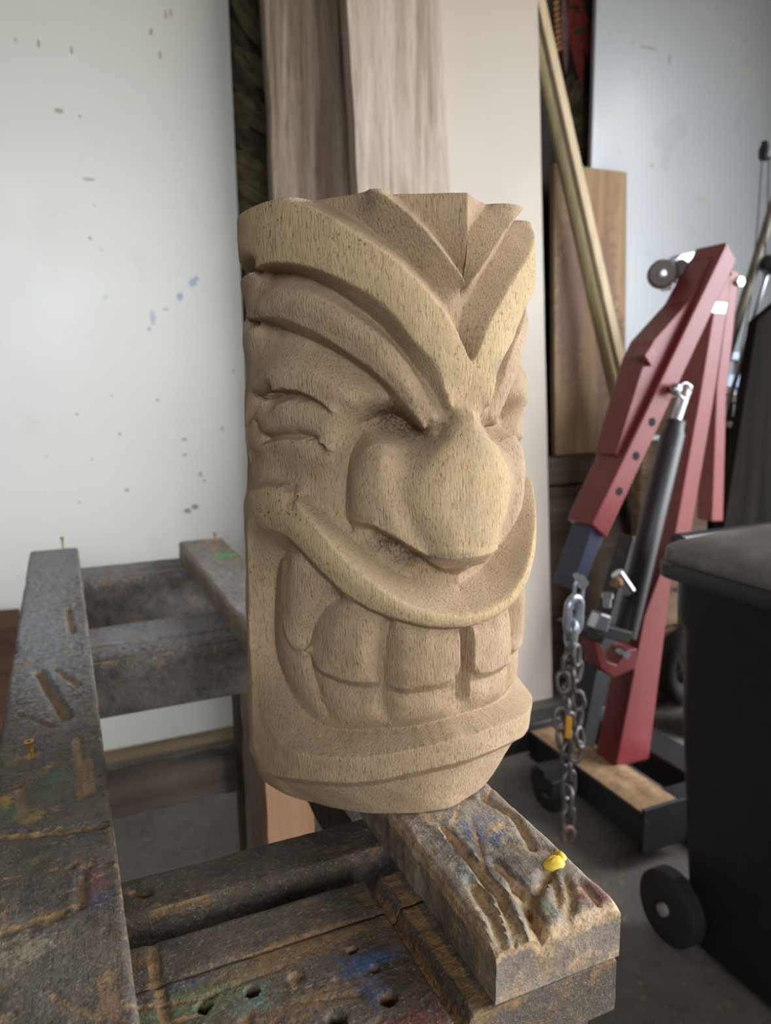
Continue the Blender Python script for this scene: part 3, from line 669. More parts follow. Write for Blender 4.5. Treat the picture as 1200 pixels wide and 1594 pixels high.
# second tooth
trace([(548,944),(528,950),(510,966),(499,984),(494,1005),(495,1030)], 11, soft=True)
trace([(565,955),(540,962),(522,980),(515,1005),(518,1032)], 7.0, soft=True)
trace([(575,965),(568,990),(565,1015),(566,1040)], 6.5, soft=True)
tooth_b = trace([(490,1038,11),(499,1045),(516,1053),(533,1059),(555,1063),(575,1064),(590,1061,11)], 8.5)
trace([(493,1047,14),(516,1060),(533,1067),(555,1071),(577,1072),(591,1069,15)], 13.5)
trace([(508,1078),(535,1086),(565,1090),(586,1088)], 11.5, soft=True)
trace([(524,1114),(550,1120),(575,1120),(598,1118)], 12.5, soft=True)
# groove, third tooth
groove2 = trace([(606,966),(603,985),(600,1005),(597,1032),(595,1063),(595,1087),(600,1108),(606,1128)], 15.5)
trace([(614,975),(611,1000),(607,1030),(604,1060)], 11, soft=True)
trace([(632,982),(628,1010),(625,1040),(625,1062)], 6.5, soft=True)
trace([(665,986),(664,1020),(663,1050),(662,1062)], 5.5, soft=True)
trace([(694,988),(696,1020),(695,1045),(690,1058)], 6.5, soft=True)
tooth_c = trace([(606,1069,11),(628,1073),(665,1069.5),(691,1064),(705,1059)], 7.5)
trace([(608,1078,14),(628,1082),(665,1078.5),(691,1073),(704,1069)], 13)
trace([(612,1095),(645,1097),(680,1092),(700,1086)], 11, soft=True)
trace([(615,1120),(650,1118),(685,1110),(698,1106)], 12.5, soft=True)
edge_c = raw([(-3.4, 153, 8.0), (-3.0, 145, 7.0), (-3.0, 128, 7.0), (-3.6, 120, 8.0)])
raw([(-3.4, 114, 12.0), (-3.4, 104, 12.0), (-3.4, 95, 13.0)])
raw([(0, 152, 18.0), (0, 130, 19.0), (0, 96, 19.0)])
raw([(-1.6, 151, 18.0), (-1.6, 130, 18.5), (-1.6, 98, 18.5)])
# lower lip and chin
lip2_up = trace([(420,1140,3),(440,1160,3),(464,1173,2),(490,1178,2),(533,1182,2.5),(577,1180,3),(619,1173,3.5),(665,1163,4),(708,1151,4),(724,1149,4)], 6, mid=True)
lip2_lo = trace([(400,1200,2),(425,1207,3),(468,1214,3.5),(512,1219,4.5),(544,1220,5),(577,1218,5.5),(622,1208,6),(665,1199,6.5),(708,1188,6.5),(724,1184,6.5)], 8, mid=True)
trace([(404,1206,6),(440,1217,10),(468,1222,10),(512,1226,12.5),(544,1227,14),(577,1225,15.5),(622,1215,17),(665,1206,17),(708,1195,17),(724,1191,17)], 15, mid=True)
raw([(-112, 0, 6), (-100, 0, 8), (-85, 0, 18), (-70, 0, 28), (-50, 0, 34), (-30, 0, 36), (-10, 0, 34), (0, 0, 32)], False)
# back of the log: plain
raw([(-130, 0, 0), (-130, 457, 0)])
raw([(-140, 0, 0), (-140, 457, 0)])
raw([(-175, 0, 0), (-175, 457, 0)])

def solve_field(extra):
    NP, NZ = 361, int(H_H) + 1                                        # 0.5 degree x 1 mm, half of the log
    acc = np.zeros((NZ, NP)); cnt = np.zeros((NZ, NP)); hard = np.zeros((NZ, NP), bool)
    for c in SOFT + CURVES + extra:
        isH = not any(c is q for q in SOFT)
        for (p0, z0, d0), (p1, z1, d1) in zip(c[:-1], c[1:]):
            n = max(2, int(max(abs(p1-p0)/0.25, abs(z1-z0)/0.5)) + 1)
            for t in np.linspace(0, 1, n):
                i = int(round(z0 + (z1-z0)*t)); j = int(round(-(p0 + (p1-p0)*t) * 2))
                if 0 <= i < NZ and 0 <= j < NP: acc[i, j] += d0 + (d1-d0)*t; cnt[i, j] += 1; hard[i, j] |= isH
    f = None
    for lv in (16, 8, 4, 2, 1):
        nz, npp = -(-NZ // lv), -(-NP // lv)
        a = np.zeros((nz*lv, npp*lv)); k = np.zeros((nz*lv, npp*lv)); a[:NZ, :NP] = acc; k[:NZ, :NP] = cnt
        a = a.reshape(nz, lv, npp, lv).sum((1, 3)); k = k.reshape(nz, lv, npp, lv).sum((1, 3))
        mk = k > 0; val = np.where(mk, a / np.maximum(k, 1e-9), 0)
        if f is None: f = np.where(mk, val, 3.0)
        else:
            f = np.repeat(np.repeat(f, 2, 0), 2, 1)
            f = f[:nz, :npp] if f.shape[0] >= nz and f.shape[1] >= npp else np.pad(f, ((0, max(0, nz-f.shape[0])), (0, max(0, npp-f.shape[1]))), 'edge')[:nz, :npp]
        for it in range(300 if lv > 1 else 160):
            g = np.pad(f, 1, 'edge')
            f = (g[:-2, 1:-1] + g[2:, 1:-1] + g[1:-1, :-2] + g[1:-1, 2:]) * 0.25
            f = np.where(mk, val, f)
    # the rounded bodies between the cut lines relax, the cut lines stay crisp
    for it in range(40):
        g = np.pad(f, 1, 'edge')
        f = np.where(hard, f, (4*g[1:-1, 1:-1] + g[:-2, 1:-1] + g[2:, 1:-1] + g[1:-1, :-2] + g[1:-1, 2:]) / 8)
    # round the tool marks a little
    for it in range(1):
        g = np.pad(f, 1, 'edge')
        f = (4*g[1:-1, 1:-1] + g[:-2, 1:-1] + g[2:, 1:-1] + g[1:-1, :-2] + g[1:-1, 2:]) / 8
    return f
FIELD, FIELD_R = solve_field(LEFT_ONLY), solve_field(RIGHT_ONLY)

# wood of the head
def carved_wood():
    m, nt, b = new_mat('carved_wood')
    v = coords(nt)
    vf = coords(nt, (1, 1, .14)); vg = coords(nt, (1, 1, .30))
    big = ntex(nt, v, 9, 4)
    fib = ntex(nt, vf, 900, 3, .6)
    fib2 = ntex(nt, vg, 1300, 2, .6)
    col = ramp(nt, big, [(.30, lin(162, 136, 108)), (.52, lin(180, 154, 124)), (.72, lin(193, 169, 138))])
    att = nd(nt, 'ShaderNodeAttribute'); att.attribute_name = 'skin'; skin = att.outputs['Fac']
    fl = step(nt, fib, .56, .66)
    col = mix(nt, math_n(nt, 'MULTIPLY', fl, .7), col, lin(128, 92, 62))
    dk = step(nt, fib2, .60, .72)
    col = mix(nt, math_n(nt, 'MULTIPLY', dk, .75), col, lin(88, 68, 50))
    # untouched skin of the log is a little yellower, with orange pores
    col = mix(nt, math_n(nt, 'MULTIPLY', skin, .55), col, mix(nt, math_n(nt, 'MULTIPLY', fl, .7), lin(204, 178, 134), lin(162, 108, 62)))
    # grey mould specks
    vor = nd(nt, 'ShaderNodeTexVoronoi'); vor.inputs['Scale'].default_value = 260; nt.links.new(v, vor.inputs['Vector'])
    patch = step(nt, ntex(nt, v, 13, 3, .5), .46, .60)
    sp = math_n(nt, 'MULTIPLY', ramp(nt, vor.outputs['Distance'], [(.16, W1), (.34, B0)]), patch)
    sp = math_n(nt, 'MULTIPLY', sp, step(nt, ntex(nt, v, 120, 2), .42, .56))
    sp = math_n(nt, 'MULTIPLY', sp, math_n(nt, 'ADD', math_n(nt, 'MULTIPLY', skin, .8), .06))
    col = mix(nt, sp, col, lin(66, 68, 66))
    def hp(x, y, d):
        ph, z = on_log(x, y, d); t = math.radians(ph) + PHI0; r = (float(log_r(z)) - d)/1000; q = (_d0*math.cos(t) + _rg*math.sin(t))*r; return (q[0], q[1], z/1000)
    DK = lin(58, 46, 38); GM = lin(104, 104, 100)  # DK: stain at the eye corner, and shade painted into the nostril hollow
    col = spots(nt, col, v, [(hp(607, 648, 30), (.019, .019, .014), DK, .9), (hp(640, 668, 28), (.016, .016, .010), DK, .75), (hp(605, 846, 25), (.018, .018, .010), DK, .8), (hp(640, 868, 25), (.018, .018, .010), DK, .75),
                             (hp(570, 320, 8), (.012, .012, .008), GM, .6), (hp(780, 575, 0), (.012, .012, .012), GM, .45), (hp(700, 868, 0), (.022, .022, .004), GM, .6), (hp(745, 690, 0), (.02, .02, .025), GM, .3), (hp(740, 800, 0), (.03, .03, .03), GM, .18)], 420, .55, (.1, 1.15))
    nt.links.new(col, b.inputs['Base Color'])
    b.inputs['Roughness'].default_value = .85; b.inputs['Specular IOR Level'].default_value = .2
    n1 = bump(nt, b, ntex(nt, vf, 620, 4, .65), .9, .0018)
    n2 = bump(nt, b, ntex(nt, vg, 900, 3, .7), .8, .0013, n1)
    bump(nt, b, ntex(nt, v, 45, 4, .6), .25, .002, n2)
    return m
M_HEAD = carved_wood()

def carve_head():
    phis = np.concatenate([np.arange(-180, -128, 3.0), np.arange(-128, 128.01, 0.5), np.arange(131, 178.5, 3.0)])
    zs = np.arange(0, H_H + .01, 1.0)
    j = np.abs(phis) * 2; j0 = np.floor(j).astype(int); fr = j - j0; j1 = np.minimum(j0 + 1, FIELD.shape[1] - 1)
    dep = FIELD[:, j0] * (1 - fr) + FIELD[:, j1] * fr
    dep_r = FIELD_R[:, j0] * (1 - fr) + FIELD_R[:, j1] * fr
    dep = np.where(phis[None, :] > 0, dep_r, dep)
    dep = dep[:len(zs)].copy()
    NZ, NP = dep.shape
    # hand-carved unevenness
    gx = np.radians(phis)[None, :]; gz = zs[:, None]
    dep += 0.5*np.sin(gx*7 + gz*.031) * np.sin(gz*.052 + 1.3*np.cos(gx*3)) + 0.25*np.sin(gx*23 + gz*.11)*np.sin(gz*.19 - gx*9)
    rad = log_r(zs)[:, None] - dep
    rad[-1] -= 0.8; rad[0] -= 0.8
    th = gx + PHI0
    dirx = _d0[0]*np.cos(th) + _rg[0]*np.sin(th); diry = _d0[1]*np.cos(th) + _rg[1]*np.sin(th)
    X = dirx*rad/1000; Y = diry*rad/1000; Z = np.repeat(gz, NP, 1)/1000.0
    P = np.stack([X, Y, Z], -1)
    return phis, zs, dep, P
PHIS, ZS, DEP, HP = carve_head()
head = empty('carved_head', (HC[0], HC[1], ZR + .0008))
tag(head, 'carved pale wooden head with wide toothy grin standing on the bench rail', 'carving')
NZ_, NP_ = DEP.shape
# vertex normals of the whole skin, so the pieces join without a seam
dth = np.roll(HP, -1, 1) - np.roll(HP, 1, 1); dzz = np.gradient(HP, axis=0)
HN = np.cross(dth, dzz); HN /= np.linalg.norm(HN, axis=-1, keepdims=True)
if (HN[200, 300, :2] @ HP[200, 300, :2]) < 0: HN = -HN
def poly_mask(poly):
    """cells whose centre lies in a polygon of (phi, z)"""
    px = (PHIS + np.roll(PHIS, -1)) / 2; px[-1] = 179.5; pz = (ZS[:-1] + ZS[1:]) / 2
    GX, GZ = np.meshgrid(px, pz); ins = np.zeros(GX.shape, bool); n = len(poly)
    for i in range(n):
        x0, y0 = poly[i]; x1, y1 = poly[(i+1) % n]
        if y0 == y1: continue
        c = ((y0 > GZ) != (y1 > GZ)) & (GX < (x1-x0)*(GZ-y0)/(y1-y0) + x0)
        ins ^= c
    return ins
OWNER = np.zeros((NZ_-1, NP_), int); HEAD_PARTS = [('head_log', None)]
def head_part(name, poly, label=None):
    m = poly_mask(poly) & (OWNER == 0)
    if m.sum() < 20: return
    HEAD_PARTS.append((name, label)); OWNER[m] = len(HEAD_PARTS) - 1
def pz(c): return [(p[0], p[1]) for p in c]
def mir(c): return [(-p[0], p[1]) for p in c]
def sym(c): c = pz(c); return c + mir(c)[::-1]            # left half that ends at the middle, carried over to the right
def zcurve(c):
    """height of a curve as a function of |phi|"""
    q = sorted(((-p[0], p[1]) for p in c)); return lambda a: np.interp(a, [t[0] for t in q], [t[1] for t in q])
def pcurve(c):
    """|phi| of a curve as a function of height"""
    q = sorted(((p[1], -p[0]) for p in c)); return lambda z: np.interp(z, [t[0] for t in q], [t[1] for t in q])
def claim(name, mask, label=None):
    mask = mask & (OWNER == 0)
    if mask.sum() < 30: return
    HEAD_PARTS.append((name, label)); OWNER[mask] = len(HEAD_PARTS) - 1
def band(upper, lower): return sym(upper) + sym(lower)[::-1]
head_part('nose', sym([(0, 314), (-7, 311)] + pz(eye_corner)[::-1] + pz(nose_side) + pz(wing_lo)[1:] + pz(nose_under)), 'broad bulbous nose')
head_part('upper_lip', band([p for p in lip_up if p[0] > -96], [p for p in lip_lo if p[0] > -96]), 'curved upper lip')
head_part('lower_lip', band(lip2_up, lip2_lo), 'projecting lower lip')
head_part('brow', band(ridge1, [p for p in band_lo if p[0] > -100]), 'wide V-shaped brow')
for sg in (-1, 1):
    head_part('eyelid', [(sg*-p[0], p[1]) for p in [q for q in lid_lo if q[0] > -98]] + [(sg*-p[0], p[1]) for p in [q for q in bag if q[0] > -98]][::-1], 'closed eyelid')
_px = (PHIS + np.roll(PHIS, -1)) / 2; _px[-1] = 179.5
GP, GZ_ = np.meshgrid(_px, (ZS[:-1] + ZS[1:]) / 2); AP = np.abs(GP)
_bot = zcurve(tooth_a + tooth_b + tooth_c)(AP); _lip = zcurve([p for p in lip_lo if p[0] > -80])(AP); _low = zcurve([p for p in mouth_in if p[1] < 130])(AP)
_g1 = pcurve(groove1)(GZ_); _g2 = pcurve(groove2)(GZ_); _mi = pcurve([p for p in mouth_in if p[0] < -50])(GZ_)
for sg in (-1, 1):
    side = (GP*sg > 0)
    for lo, hi in ((1.6, _g2), (_g2, _g1), (_g1, _mi)):
        claim('tooth', side & (AP > lo) & (AP < hi) & (GZ_ < _lip - 2) & (GZ_ > _bot))
        claim('tooth', side & (AP > lo) & (AP < hi) & (GZ_ <= _bot) & (GZ_ > _low + 1))
def emit_head():
    skin = np.clip(1.0 - (DEP - 1.5) / 3.0, 0, 1)
    for k, (name, label) in enumerate(HEAD_PARTS):
        cells = np.argwhere(OWNER == k); idx = {}; vs_ = []; ns = []; sk = []; fs = []
        def vid(i, j):
            key = i*NP_ + j
            if key not in idx: idx[key] = len(vs_); vs_.append(tuple(HP[i, j])); ns.append(tuple(HN[i, j])); sk.append(float(skin[i, j]))
            return idx[key]
        for i, j in cells:
            j2 = (j + 1) % NP_; fs.append((vid(i, j), vid(i, j2), vid(i+1, j2), vid(i+1, j)))
        if k == 0:
            # flat sawn ends with a little lip
            for i, top in ((NZ_-1, True), (0, False)):
                ring = [vid(i, j) for j in range(NP_)]
                prev = ring
                for q, s_ in enumerate((.985, .6, .2)):
                    cur = []
                    for j in range(NP_):
                        p = HP[i, j]; vs_.append((p[0]*s_, p[1]*s_, p[2])); ns.append((0, 0, 1 if top else -1)); sk.append(0.0); cur.append(len(vs_)-1)
                    for j in range(NP_):
                        a, b_, c, d = prev[j], prev[(j+1) % NP_], cur[(j+1) % NP_], cur[j]
                        fs.append((a, b_, c, d) if top else (d, c, b_, a))
                    prev = cur
                vs_.append((0, 0, HP[i, 0, 2])); ns.append((0, 0, 1 if top else -1)); sk.append(0.0); ce = len(vs_)-1
                for j in range(NP_):
                    fs.append((prev[j], prev[(j+1) % NP_], ce) if top else (prev[(j+1) % NP_], prev[j], ce))
        me = bpy.data.meshes.new(name); me.from_pydata(vs_, [], fs); me.update(); me.shade_smooth()
        me.normals_split_custom_set_from_vertices(ns)
        at = me.attributes.new('skin', 'FLOAT', 'POINT'); at.data.foreach_set('value', sk)
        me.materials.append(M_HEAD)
        o = bpy.data.objects.new(name, me); COL.objects.link(o); o.parent = head
        if label: o['label'] = label
emit_head()

# ================================================================ red engine hoist, folded
OH = (1.15, 1.3, 0.0)
hoist = empty('engine_hoist', OH); tag(hoist, 'red folded engine hoist with punched boom standing behind the black bin', 'hoist')
def paint(name, col, rough=.35, items=()):
    m, nt, b = new_mat(name); v = coords(nt)
    c = ramp(nt, ntex(nt, v, 14, 5), [(.3, tuple(x*.85 for x in col[:3]) + (1,)), (.7, col)])
    c = mix(nt, math_n(nt, 'MULTIPLY', step(nt, ntex(nt, v, 60, 6, .7), .60, .70), .35), c, lin(130, 104, 88))
    if items: c = spots(nt, c, v, items, 50, .6)
    nt.links.new(c, b.inputs['Base Color']); b.inputs['Roughness'].default_value = rough
    return m
M_REDP = paint('red_paint', lin(124, 50, 52)); M_BLK = paint('black_steel', lin(38, 38, 42), .45); M_CHR = plain('zinc_steel', lin(188, 190, 196), .28, .9, .1, 60)
M_NAVY = paint('dark_blue_steel', lin(52, 58, 78), .4); M_HOLE = plain('hole_dark', lin(22, 16, 16), .9)
M_DUST = plain('sawdust', lin(150, 122, 88), .95, 0, .3, 80); M_RUB = plain('rubber', lin(34, 32, 32), .7, 0, .2, 40)
def prism_px(pts, Y, dY): return MB().prism([at_y(x, y, Y) for x, y in pts], (0, dY, 0))
boom = build('boom', prism_px([(921,817),(1131,376),(1147,406),(944,838)], 1.22, .085), M_REDP, hoist, bevel=.004)
build('gusset', prism_px([(1131,377),(1107,402),(1072,468),(1017,529),(1004,556),(958,706),(966,722)], 1.238, .07), M_REDP, boom, bevel=.003)
build('tab', prism_px([(1003,553),(1012,540),(1023,553),(1014,571)], 1.222, .03), M_REDP, boom, bevel=.002)
for x, y in ((1015,657),(990,710),(964,765)):
    c = at_y(x, y, 1.2195)
    h = build('pin_hole', MB().lathe([(0, .0095), (.002, .0095)], c, (0, 1, 0), 20), M_HOLE, boom)
build('extension_arm', prism_px([(925,812),(888,919),(908,912),(941,834)], 1.232, .066), M_NAVY, hoist, bevel=.003)
build('post', prism_px([(958,1196),(1010,1182),(1046,900),(1076,830),(1112,620),(1140,430),(1120,424),(1088,620),(1050,830),(1002,960)], 1.30, .075), M_REDP, hoist, bevel=.004)
build('folded_leg', prism_px([(1107,812),(1126,812),(1131,620),(1152,425),(1138,418),(1115,600)], 1.43, .05), M_REDP, hoist, bevel=.004)
build('cross_plate', prism_px([(1085,600),(1112,470),(1128,470),(1105,610)], 1.36, .012), M_REDP, hoist)
# hydraulic ram
a, b_ = at_y(1052, 655, 1.27), at_y(972, 990, 1.24)
build('ram_cylinder', MB().tube([a, a + (b_-a)*.04, a + (b_-a)*.06, b_], [.022, .022, .027, .027], 20), M_BLK, hoist, smooth=40)
build('ram_rod', MB().tube([at_y(1070, 600, 1.275), a], .012, 14), M_CHR, hoist, smooth=40)
build('ram_foot', prism_px([(905,983),(978,1002),(986,985),(935,972)], 1.20, .09), M_BLK, hoist, bevel=.002)
build('pump_block', prism_px([(926,980),(945,985),(952,960),(936,955)], 1.19, .03), M_CHR, hoist, bevel=.003)
build('pump_lever_socket', MB().tube([at_y(960, 892, 1.19), at_y(980, 921, 1.18)], .013, 14), M_CHR, hoist, smooth=40)
build('pump_valve', MB().lathe([(0, .008), (.02, .008), (.02, .012), (.03, .012)], at_y(945, 945, 1.18), (0, 0, 1), 12), M_CHR, hoist, smooth=40)
build('release_knob', MB().lathe([(0, .006), (.012, .011), (.02, .011), (.026, .006)], at_y(951, 908, 1.19), (.3, -1, .3), 14), M_DUST, hoist, smooth=40)
build('clevis', prism_px([(925,1000),(935,1040),(955,1055),(990,1040),(992,1010),(975,1012),(960,1035),(945,1030),(936,1002)], 1.225, .05), M_REDP, hoist, bevel=.002)
build('clevis_bolt', MB().lathe([(0, .010), (.018, .010), (.018, .007), (.03, .007)], at_y(976, 1020, 1.205), (0, 1, 0), 6), M_CHR, hoist)
# retaining pin with ring
c = at_y(1047, 606, 1.21)
pin = build('retaining_pin', MB().tube([c + np.array([-.004, -.008, 0]), c + np.array([.05, .10, 0])], .009, 14), M_CHR, hoist, smooth=40)
build('pin_head', MB().lathe([(-.008, .004), (-.004, .012), (.006, .014), (.012, .010)], c - np.array([0, .012, 0]), (0, 1, 0), 16), M_CHR, pin, smooth=60)
rc = c + np.array([.022, -.012, -.003]); build('pin_ring', MB().tube([rc + .016*np.array([math.cos(t), 0, math.sin(t)]) for t in np.linspace(0, 2*math.pi, 22)[:-1]], .0022, 8, closed=True), M_CHR, pin, smooth=180)
build('pivot_bolt', MB().lathe([(0, .012), (.012, .012), (.012, .008), (.02, .008)], at_y(1154, 438, 1.29), (0, 1, 0), 6), M_CHR, hoist)
build('spacer_plate', prism_px([(1112,470),(1132,472),(1128,488),(1108,486)], 1.222, .003), M_CHR, hoist)
# upper caster on the folded leg
cw = at_y(1030, 427, 1.33)
cas = build('caster_fork', prism_px([(1040,410),(1062,395),(1098,388),(1096,408),(1070,418),(1060,448),(1044,452),(1036,440)], 1.335, .03), M_CHR, hoist, bevel=.002)
wh = build('caster_wheel', MB().lathe([(-.014, .016), (-.014, .027), (-.010, .031), (.010, .031), (.014, .027), (.014, .016)], cw, (.75, 1, 0), 26), plain('brown_wheel', lin(96, 78, 68), .5), cas, smooth=40)
build('caster_hub', MB().lathe([(-.018, .004), (-.017, .009), (-.013, .010)], cw, (.75, 1, 0), 14), M_CHR, cas, smooth=40)
build('caster_bearing', MB().lathe([(-.02, .012), (-.012, .024), (.012, .024), (.02, .012)], at_y(1056, 422, 1.325), (1, 0, .35), 18), M_CHR, cas, smooth=50)
# base on the floor
base = build('base_channel', MB().box((1.085, 1.12, .045), (1.20, 1.55, .12)), M_BLK, hoist, bevel=.004)
mb = MB(); nx, ny = 10, 34
for i in range(ny + 1):
    for j in range(nx + 1):
        x = 1.089 + .107*j/nx; y = 1.126 + .42*i/ny; e = min(1, min(j, nx-j)/2, min(i, ny-i)/2)
        mb.v.append((x, y, .1205 + e*(.002 + .008*max(0, noise.noise(Vector((x*22, y*22, 2)))))))
for i in range(ny):
    for j in range(nx): k = i*(nx+1)+j; mb.f.append((k, k+1, k+nx+2, k+nx+1))
n0 = len(mb.v); mb.v += [(p[0], p[1], .1195) for p in mb.v[:n0]]; mb.f += [tuple(q + n0 for q in f[::-1]) for f in mb.f[:nx*ny]]
build('sawdust_layer', mb, M_DUST, base, smooth=60)['kind'] = 'stuff'
build('end_plate', MB().box((1.08, 1.112, .03), (1.205, 1.121, .135)), M_BLK, base, bevel=.002)
build('side_channel', MB().box((1.30, 1.05, .045), (1.40, 1.62, .12)), M_BLK, hoist, bevel=.004)
build('rear_crossbar', MB().box((.90, 1.55, .06), (1.42, 1.62, .14)), M_BLK, hoist, bevel=.004)
build('front_crossbar', MB().box((1.2, 1.14, .045), (1.30, 1.2, .11)), M_BLK, hoist, bevel=.004)
build('upright_bar', prism_px([(905,1160),(925,1165),(960,1010),(1004,840),(985,835),(935,1005)], 1.32, .05), M_BLK, hoist, bevel=.003)
for cx_, cy_ in ((1.035, 1.38), (.95, 1.60), (1.35, 1.10), (1.35, 1.58)):
    f = build('floor_caster_fork', MB().box((cx_-.03, cy_-.045, .055), (cx_+.03, cy_+.045, .10)), M_BLK, hoist, bevel=.003)
    build('floor_caster_wheel', MB().lathe([(-.016, .020), (-.016, .046), (-.012, .05), (.012, .05), (.016, .046), (.016, .020)], (cx_, cy_, .0505), (1, .2, 0), 26), M_RUB, f, smooth=40)
    build('floor_caster_hub', MB().lathe([(-.019, .006), (-.017, .014), (.017, .014), (.019, .006)], (cx_, cy_, .0505), (1, .2, 0), 14), M_CHR, f, smooth=40)
build('caster_arm', MB().box((1.0, 1.36, .10), (1.09, 1.40, .118)), M_BLK, hoist)

# ---- chain hanging from the arm
OC = at_y(905, 905, 1.17)
chain = empty('chain', OC); tag(chain, 'grey steel chain with yellow tag hanging from the hoist arm', 'chain')
M_LNK = plain('chain_steel', lin(120, 116, 112), .45, .75, .25, 90); M_SHK = plain('shackle_steel', lin(176, 184, 196), .35, .8, .15, 60)
def link(c, t, side, L, wd, r, name, mat):
    t = np.array(t, float); t /= np.linalg.norm(t); side = np.array(side, float); side -= t*(side@t); side /= np.linalg.norm(side)
    pts = []; h = L/2 - wd/2
    for k in range(8): a_ = math.pi*k/7; pts.append(c + t*h + wd/2*(math.cos(a_)*side + math.sin(a_)*t))
    for k in range(8): a_ = math.pi + math.pi*k/7; pts.append(c - t*h + wd/2*(math.cos(a_)*side + math.sin(a_)*t))
    return build(name, MB().tube(pts, r, 7, closed=True), mat, chain, smooth=180)
build('bolt', MB().lathe([(-.012, .012), (.010, .012), (.010, .007), (.035, .007)], OC, (.35, 1, .1), 6), M_SHK, chain)
link(at_y(900, 925, 1.17), (.1, 0, 1), (1, 0, 0), .06, .022, .0035, 'link', M_SHK)
link(at_y(893, 958, 1.16), (.05, 0, 1), (1, .2, 0), .075, .036, .0085, 'shackle', M_SHK)
link(at_y(889, 985, 1.155), (.1, 0, 1), (.2, 1, 0), .050, .030, .007, 'shackle', M_SHK)
pth = [(888,1010),(884,1035),(889,1058),(883,1082),(880,1105),(886,1128),(884,1152),(882,1174),(884,1196),(885,1222),(884,1246)]
for k, (x, y) in enumerate(pth):
    big = k >= 9
    link(at_y(x, y, 1.15), (.06*math.sin(k*2.1), 0, 1), (1, .2, 0) if k % 2 else (.25, 1, 0), .050 if not big else .062, .026 if not big else .034, .0052, 'link', M_LNK)
for k, (x, y) in enumerate([(897,1020),(898,1045),(876,1062),(899,1090),(872,1118),(898,1120),(902,1148),(874,1150),(896,1170)]):
    link(at_y(x, y, 1.14 + .02*(k % 2)), (.3*math.sin(k*1.7), .1, 1), (1, .5*math.cos(k), .2), .042, .024, .005, 'link', M_LNK)
build('tag', prism_px([(882,1116),(891,1116),(889,1150),(880,1148)], 1.122, .003), plain('yellow_tag', lin(206, 142, 44), .6), chain)
link(at_y(884, 1275, 1.15), (0, 0, 1), (1, .1, 0), .052, .03, .005, 'link', M_LNK)
o = build('hook', MB().tube([at_y(884 + 9*math.sin(t) , 1300 - 6*math.cos(t)*2.0, 1.15) for t in np.linspace(-2.4, 2.6, 12)], [.006]*9 + [.005, .004, .003], 9), plain('rusty_hook', lin(118, 92, 80), .6, .4), chain, smooth=60)

# ---- black wheeled bin
OBN = (1.18, .66, 0.0)
bin_ = empty('wheeled_bin', OBN); tag(bin_, 'black plastic wheeled bin with dusty grey lid at the right edge', 'bin')
def plastic(name, col, dust, amt, rough=.45):
    m, nt, b = new_mat(name); v = coords(nt)
    c = ramp(nt, ntex(nt, v, 7, 4), [(.3, tuple(x*.8 for x in col[:3]) + (1,)), (.7, col)])
    c = mix(nt, math_n(nt, 'MULTIPLY', step(nt, ntex(nt, v, 22, 6, .7), .45, .8), amt), c, dust)
    nt.links.new(c, b.inputs['Base Color']); b.inputs['Roughness'].default_value = rough
    bump(nt, b, ntex(nt, v, 400, 2), .12, .0006); return m
M_BIN = plastic('black_plastic', lin(30, 31, 34), lin(60, 58, 54), .25, .42); M_LID = plastic('dusty_lid', lin(104, 102, 98), lin(140, 133, 120), .8, .45)
def rrect(cx_, cy_, hx, hy, r, z, n=6):
    out = []
    for sx, sy, a0 in ((1, 1, 0), (-1, 1, 90), (-1, -1, 180), (1, -1, 270)):
        for k in range(n + 1):
            a_ = math.radians(a0 + 90*k/n); out.append((cx_ + sx*(hx - r) + r*math.cos(a_), cy_ + sy*(hy - r) + r*math.sin(a_), z))
    return out
def loft(rings, mb, cap0=True, cap1=True):
    n = len(rings[0]); vs_ = [p for r in rings for p in r]; fs = []
    for i in range(len(rings)-1):
        for k in range(n): k2 = (k+1) % n; fs.append((i*n+k, i*n+k2, (i+1)*n+k2, (i+1)*n+k))
    if cap0: fs.append(tuple(range(n-1, -1, -1)))
    if cap1: fs.append(tuple((len(rings)-1)*n + k for k in range(n)))
    return mb.add(vs_, fs)
bx, by = 1.215, .665
build('bin_body', loft([rrect(bx, by, .212, .235, .03, .015), rrect(bx, by, .220, .245, .03, .025), rrect(bx, by, .246, .272, .035, .45), rrect(bx, by, .254, .278, .04, .62), rrect(bx, by, .266, .285, .045, .64), rrect(bx, by, .268, .288, .045, .745)], MB()), M_BIN, bin_, smooth=50)
lid = build('lid', loft([rrect(bx, by, .285, .295, .05, .735), rrect(bx, by, .292, .300, .05, .745), rrect(bx, by, .290, .298, .05, .765), rrect(bx, by, .280, .288, .05, .772), rrect(bx, by, .235, .235, .045, .792), rrect(bx, by, .222, .222, .045, .793), rrect(bx + .01, by - .01, .185, .18, .04, .815), rrect(bx + .01, by - .01, .170, .165, .04, .818)], MB()), M_LID, bin_, smooth=50)
build('lid_rim', loft([rrect(bx, by, .284, .294, .05, .712), rrect(bx, by, .296, .304, .052, .716), rrect(bx, by, .297, .305, .052, .738), rrect(bx, by, .290, .298, .05, .745)], MB()), M_BIN, lid, smooth=50)
build('handle', MB().tube([(bx-.20, by+.285, .745), (bx-.20, by+.335, .757), (bx+.20, by+.335, .757), (bx+.20, by+.285, .745)], .013, 12), M_BIN, bin_, smooth=40)
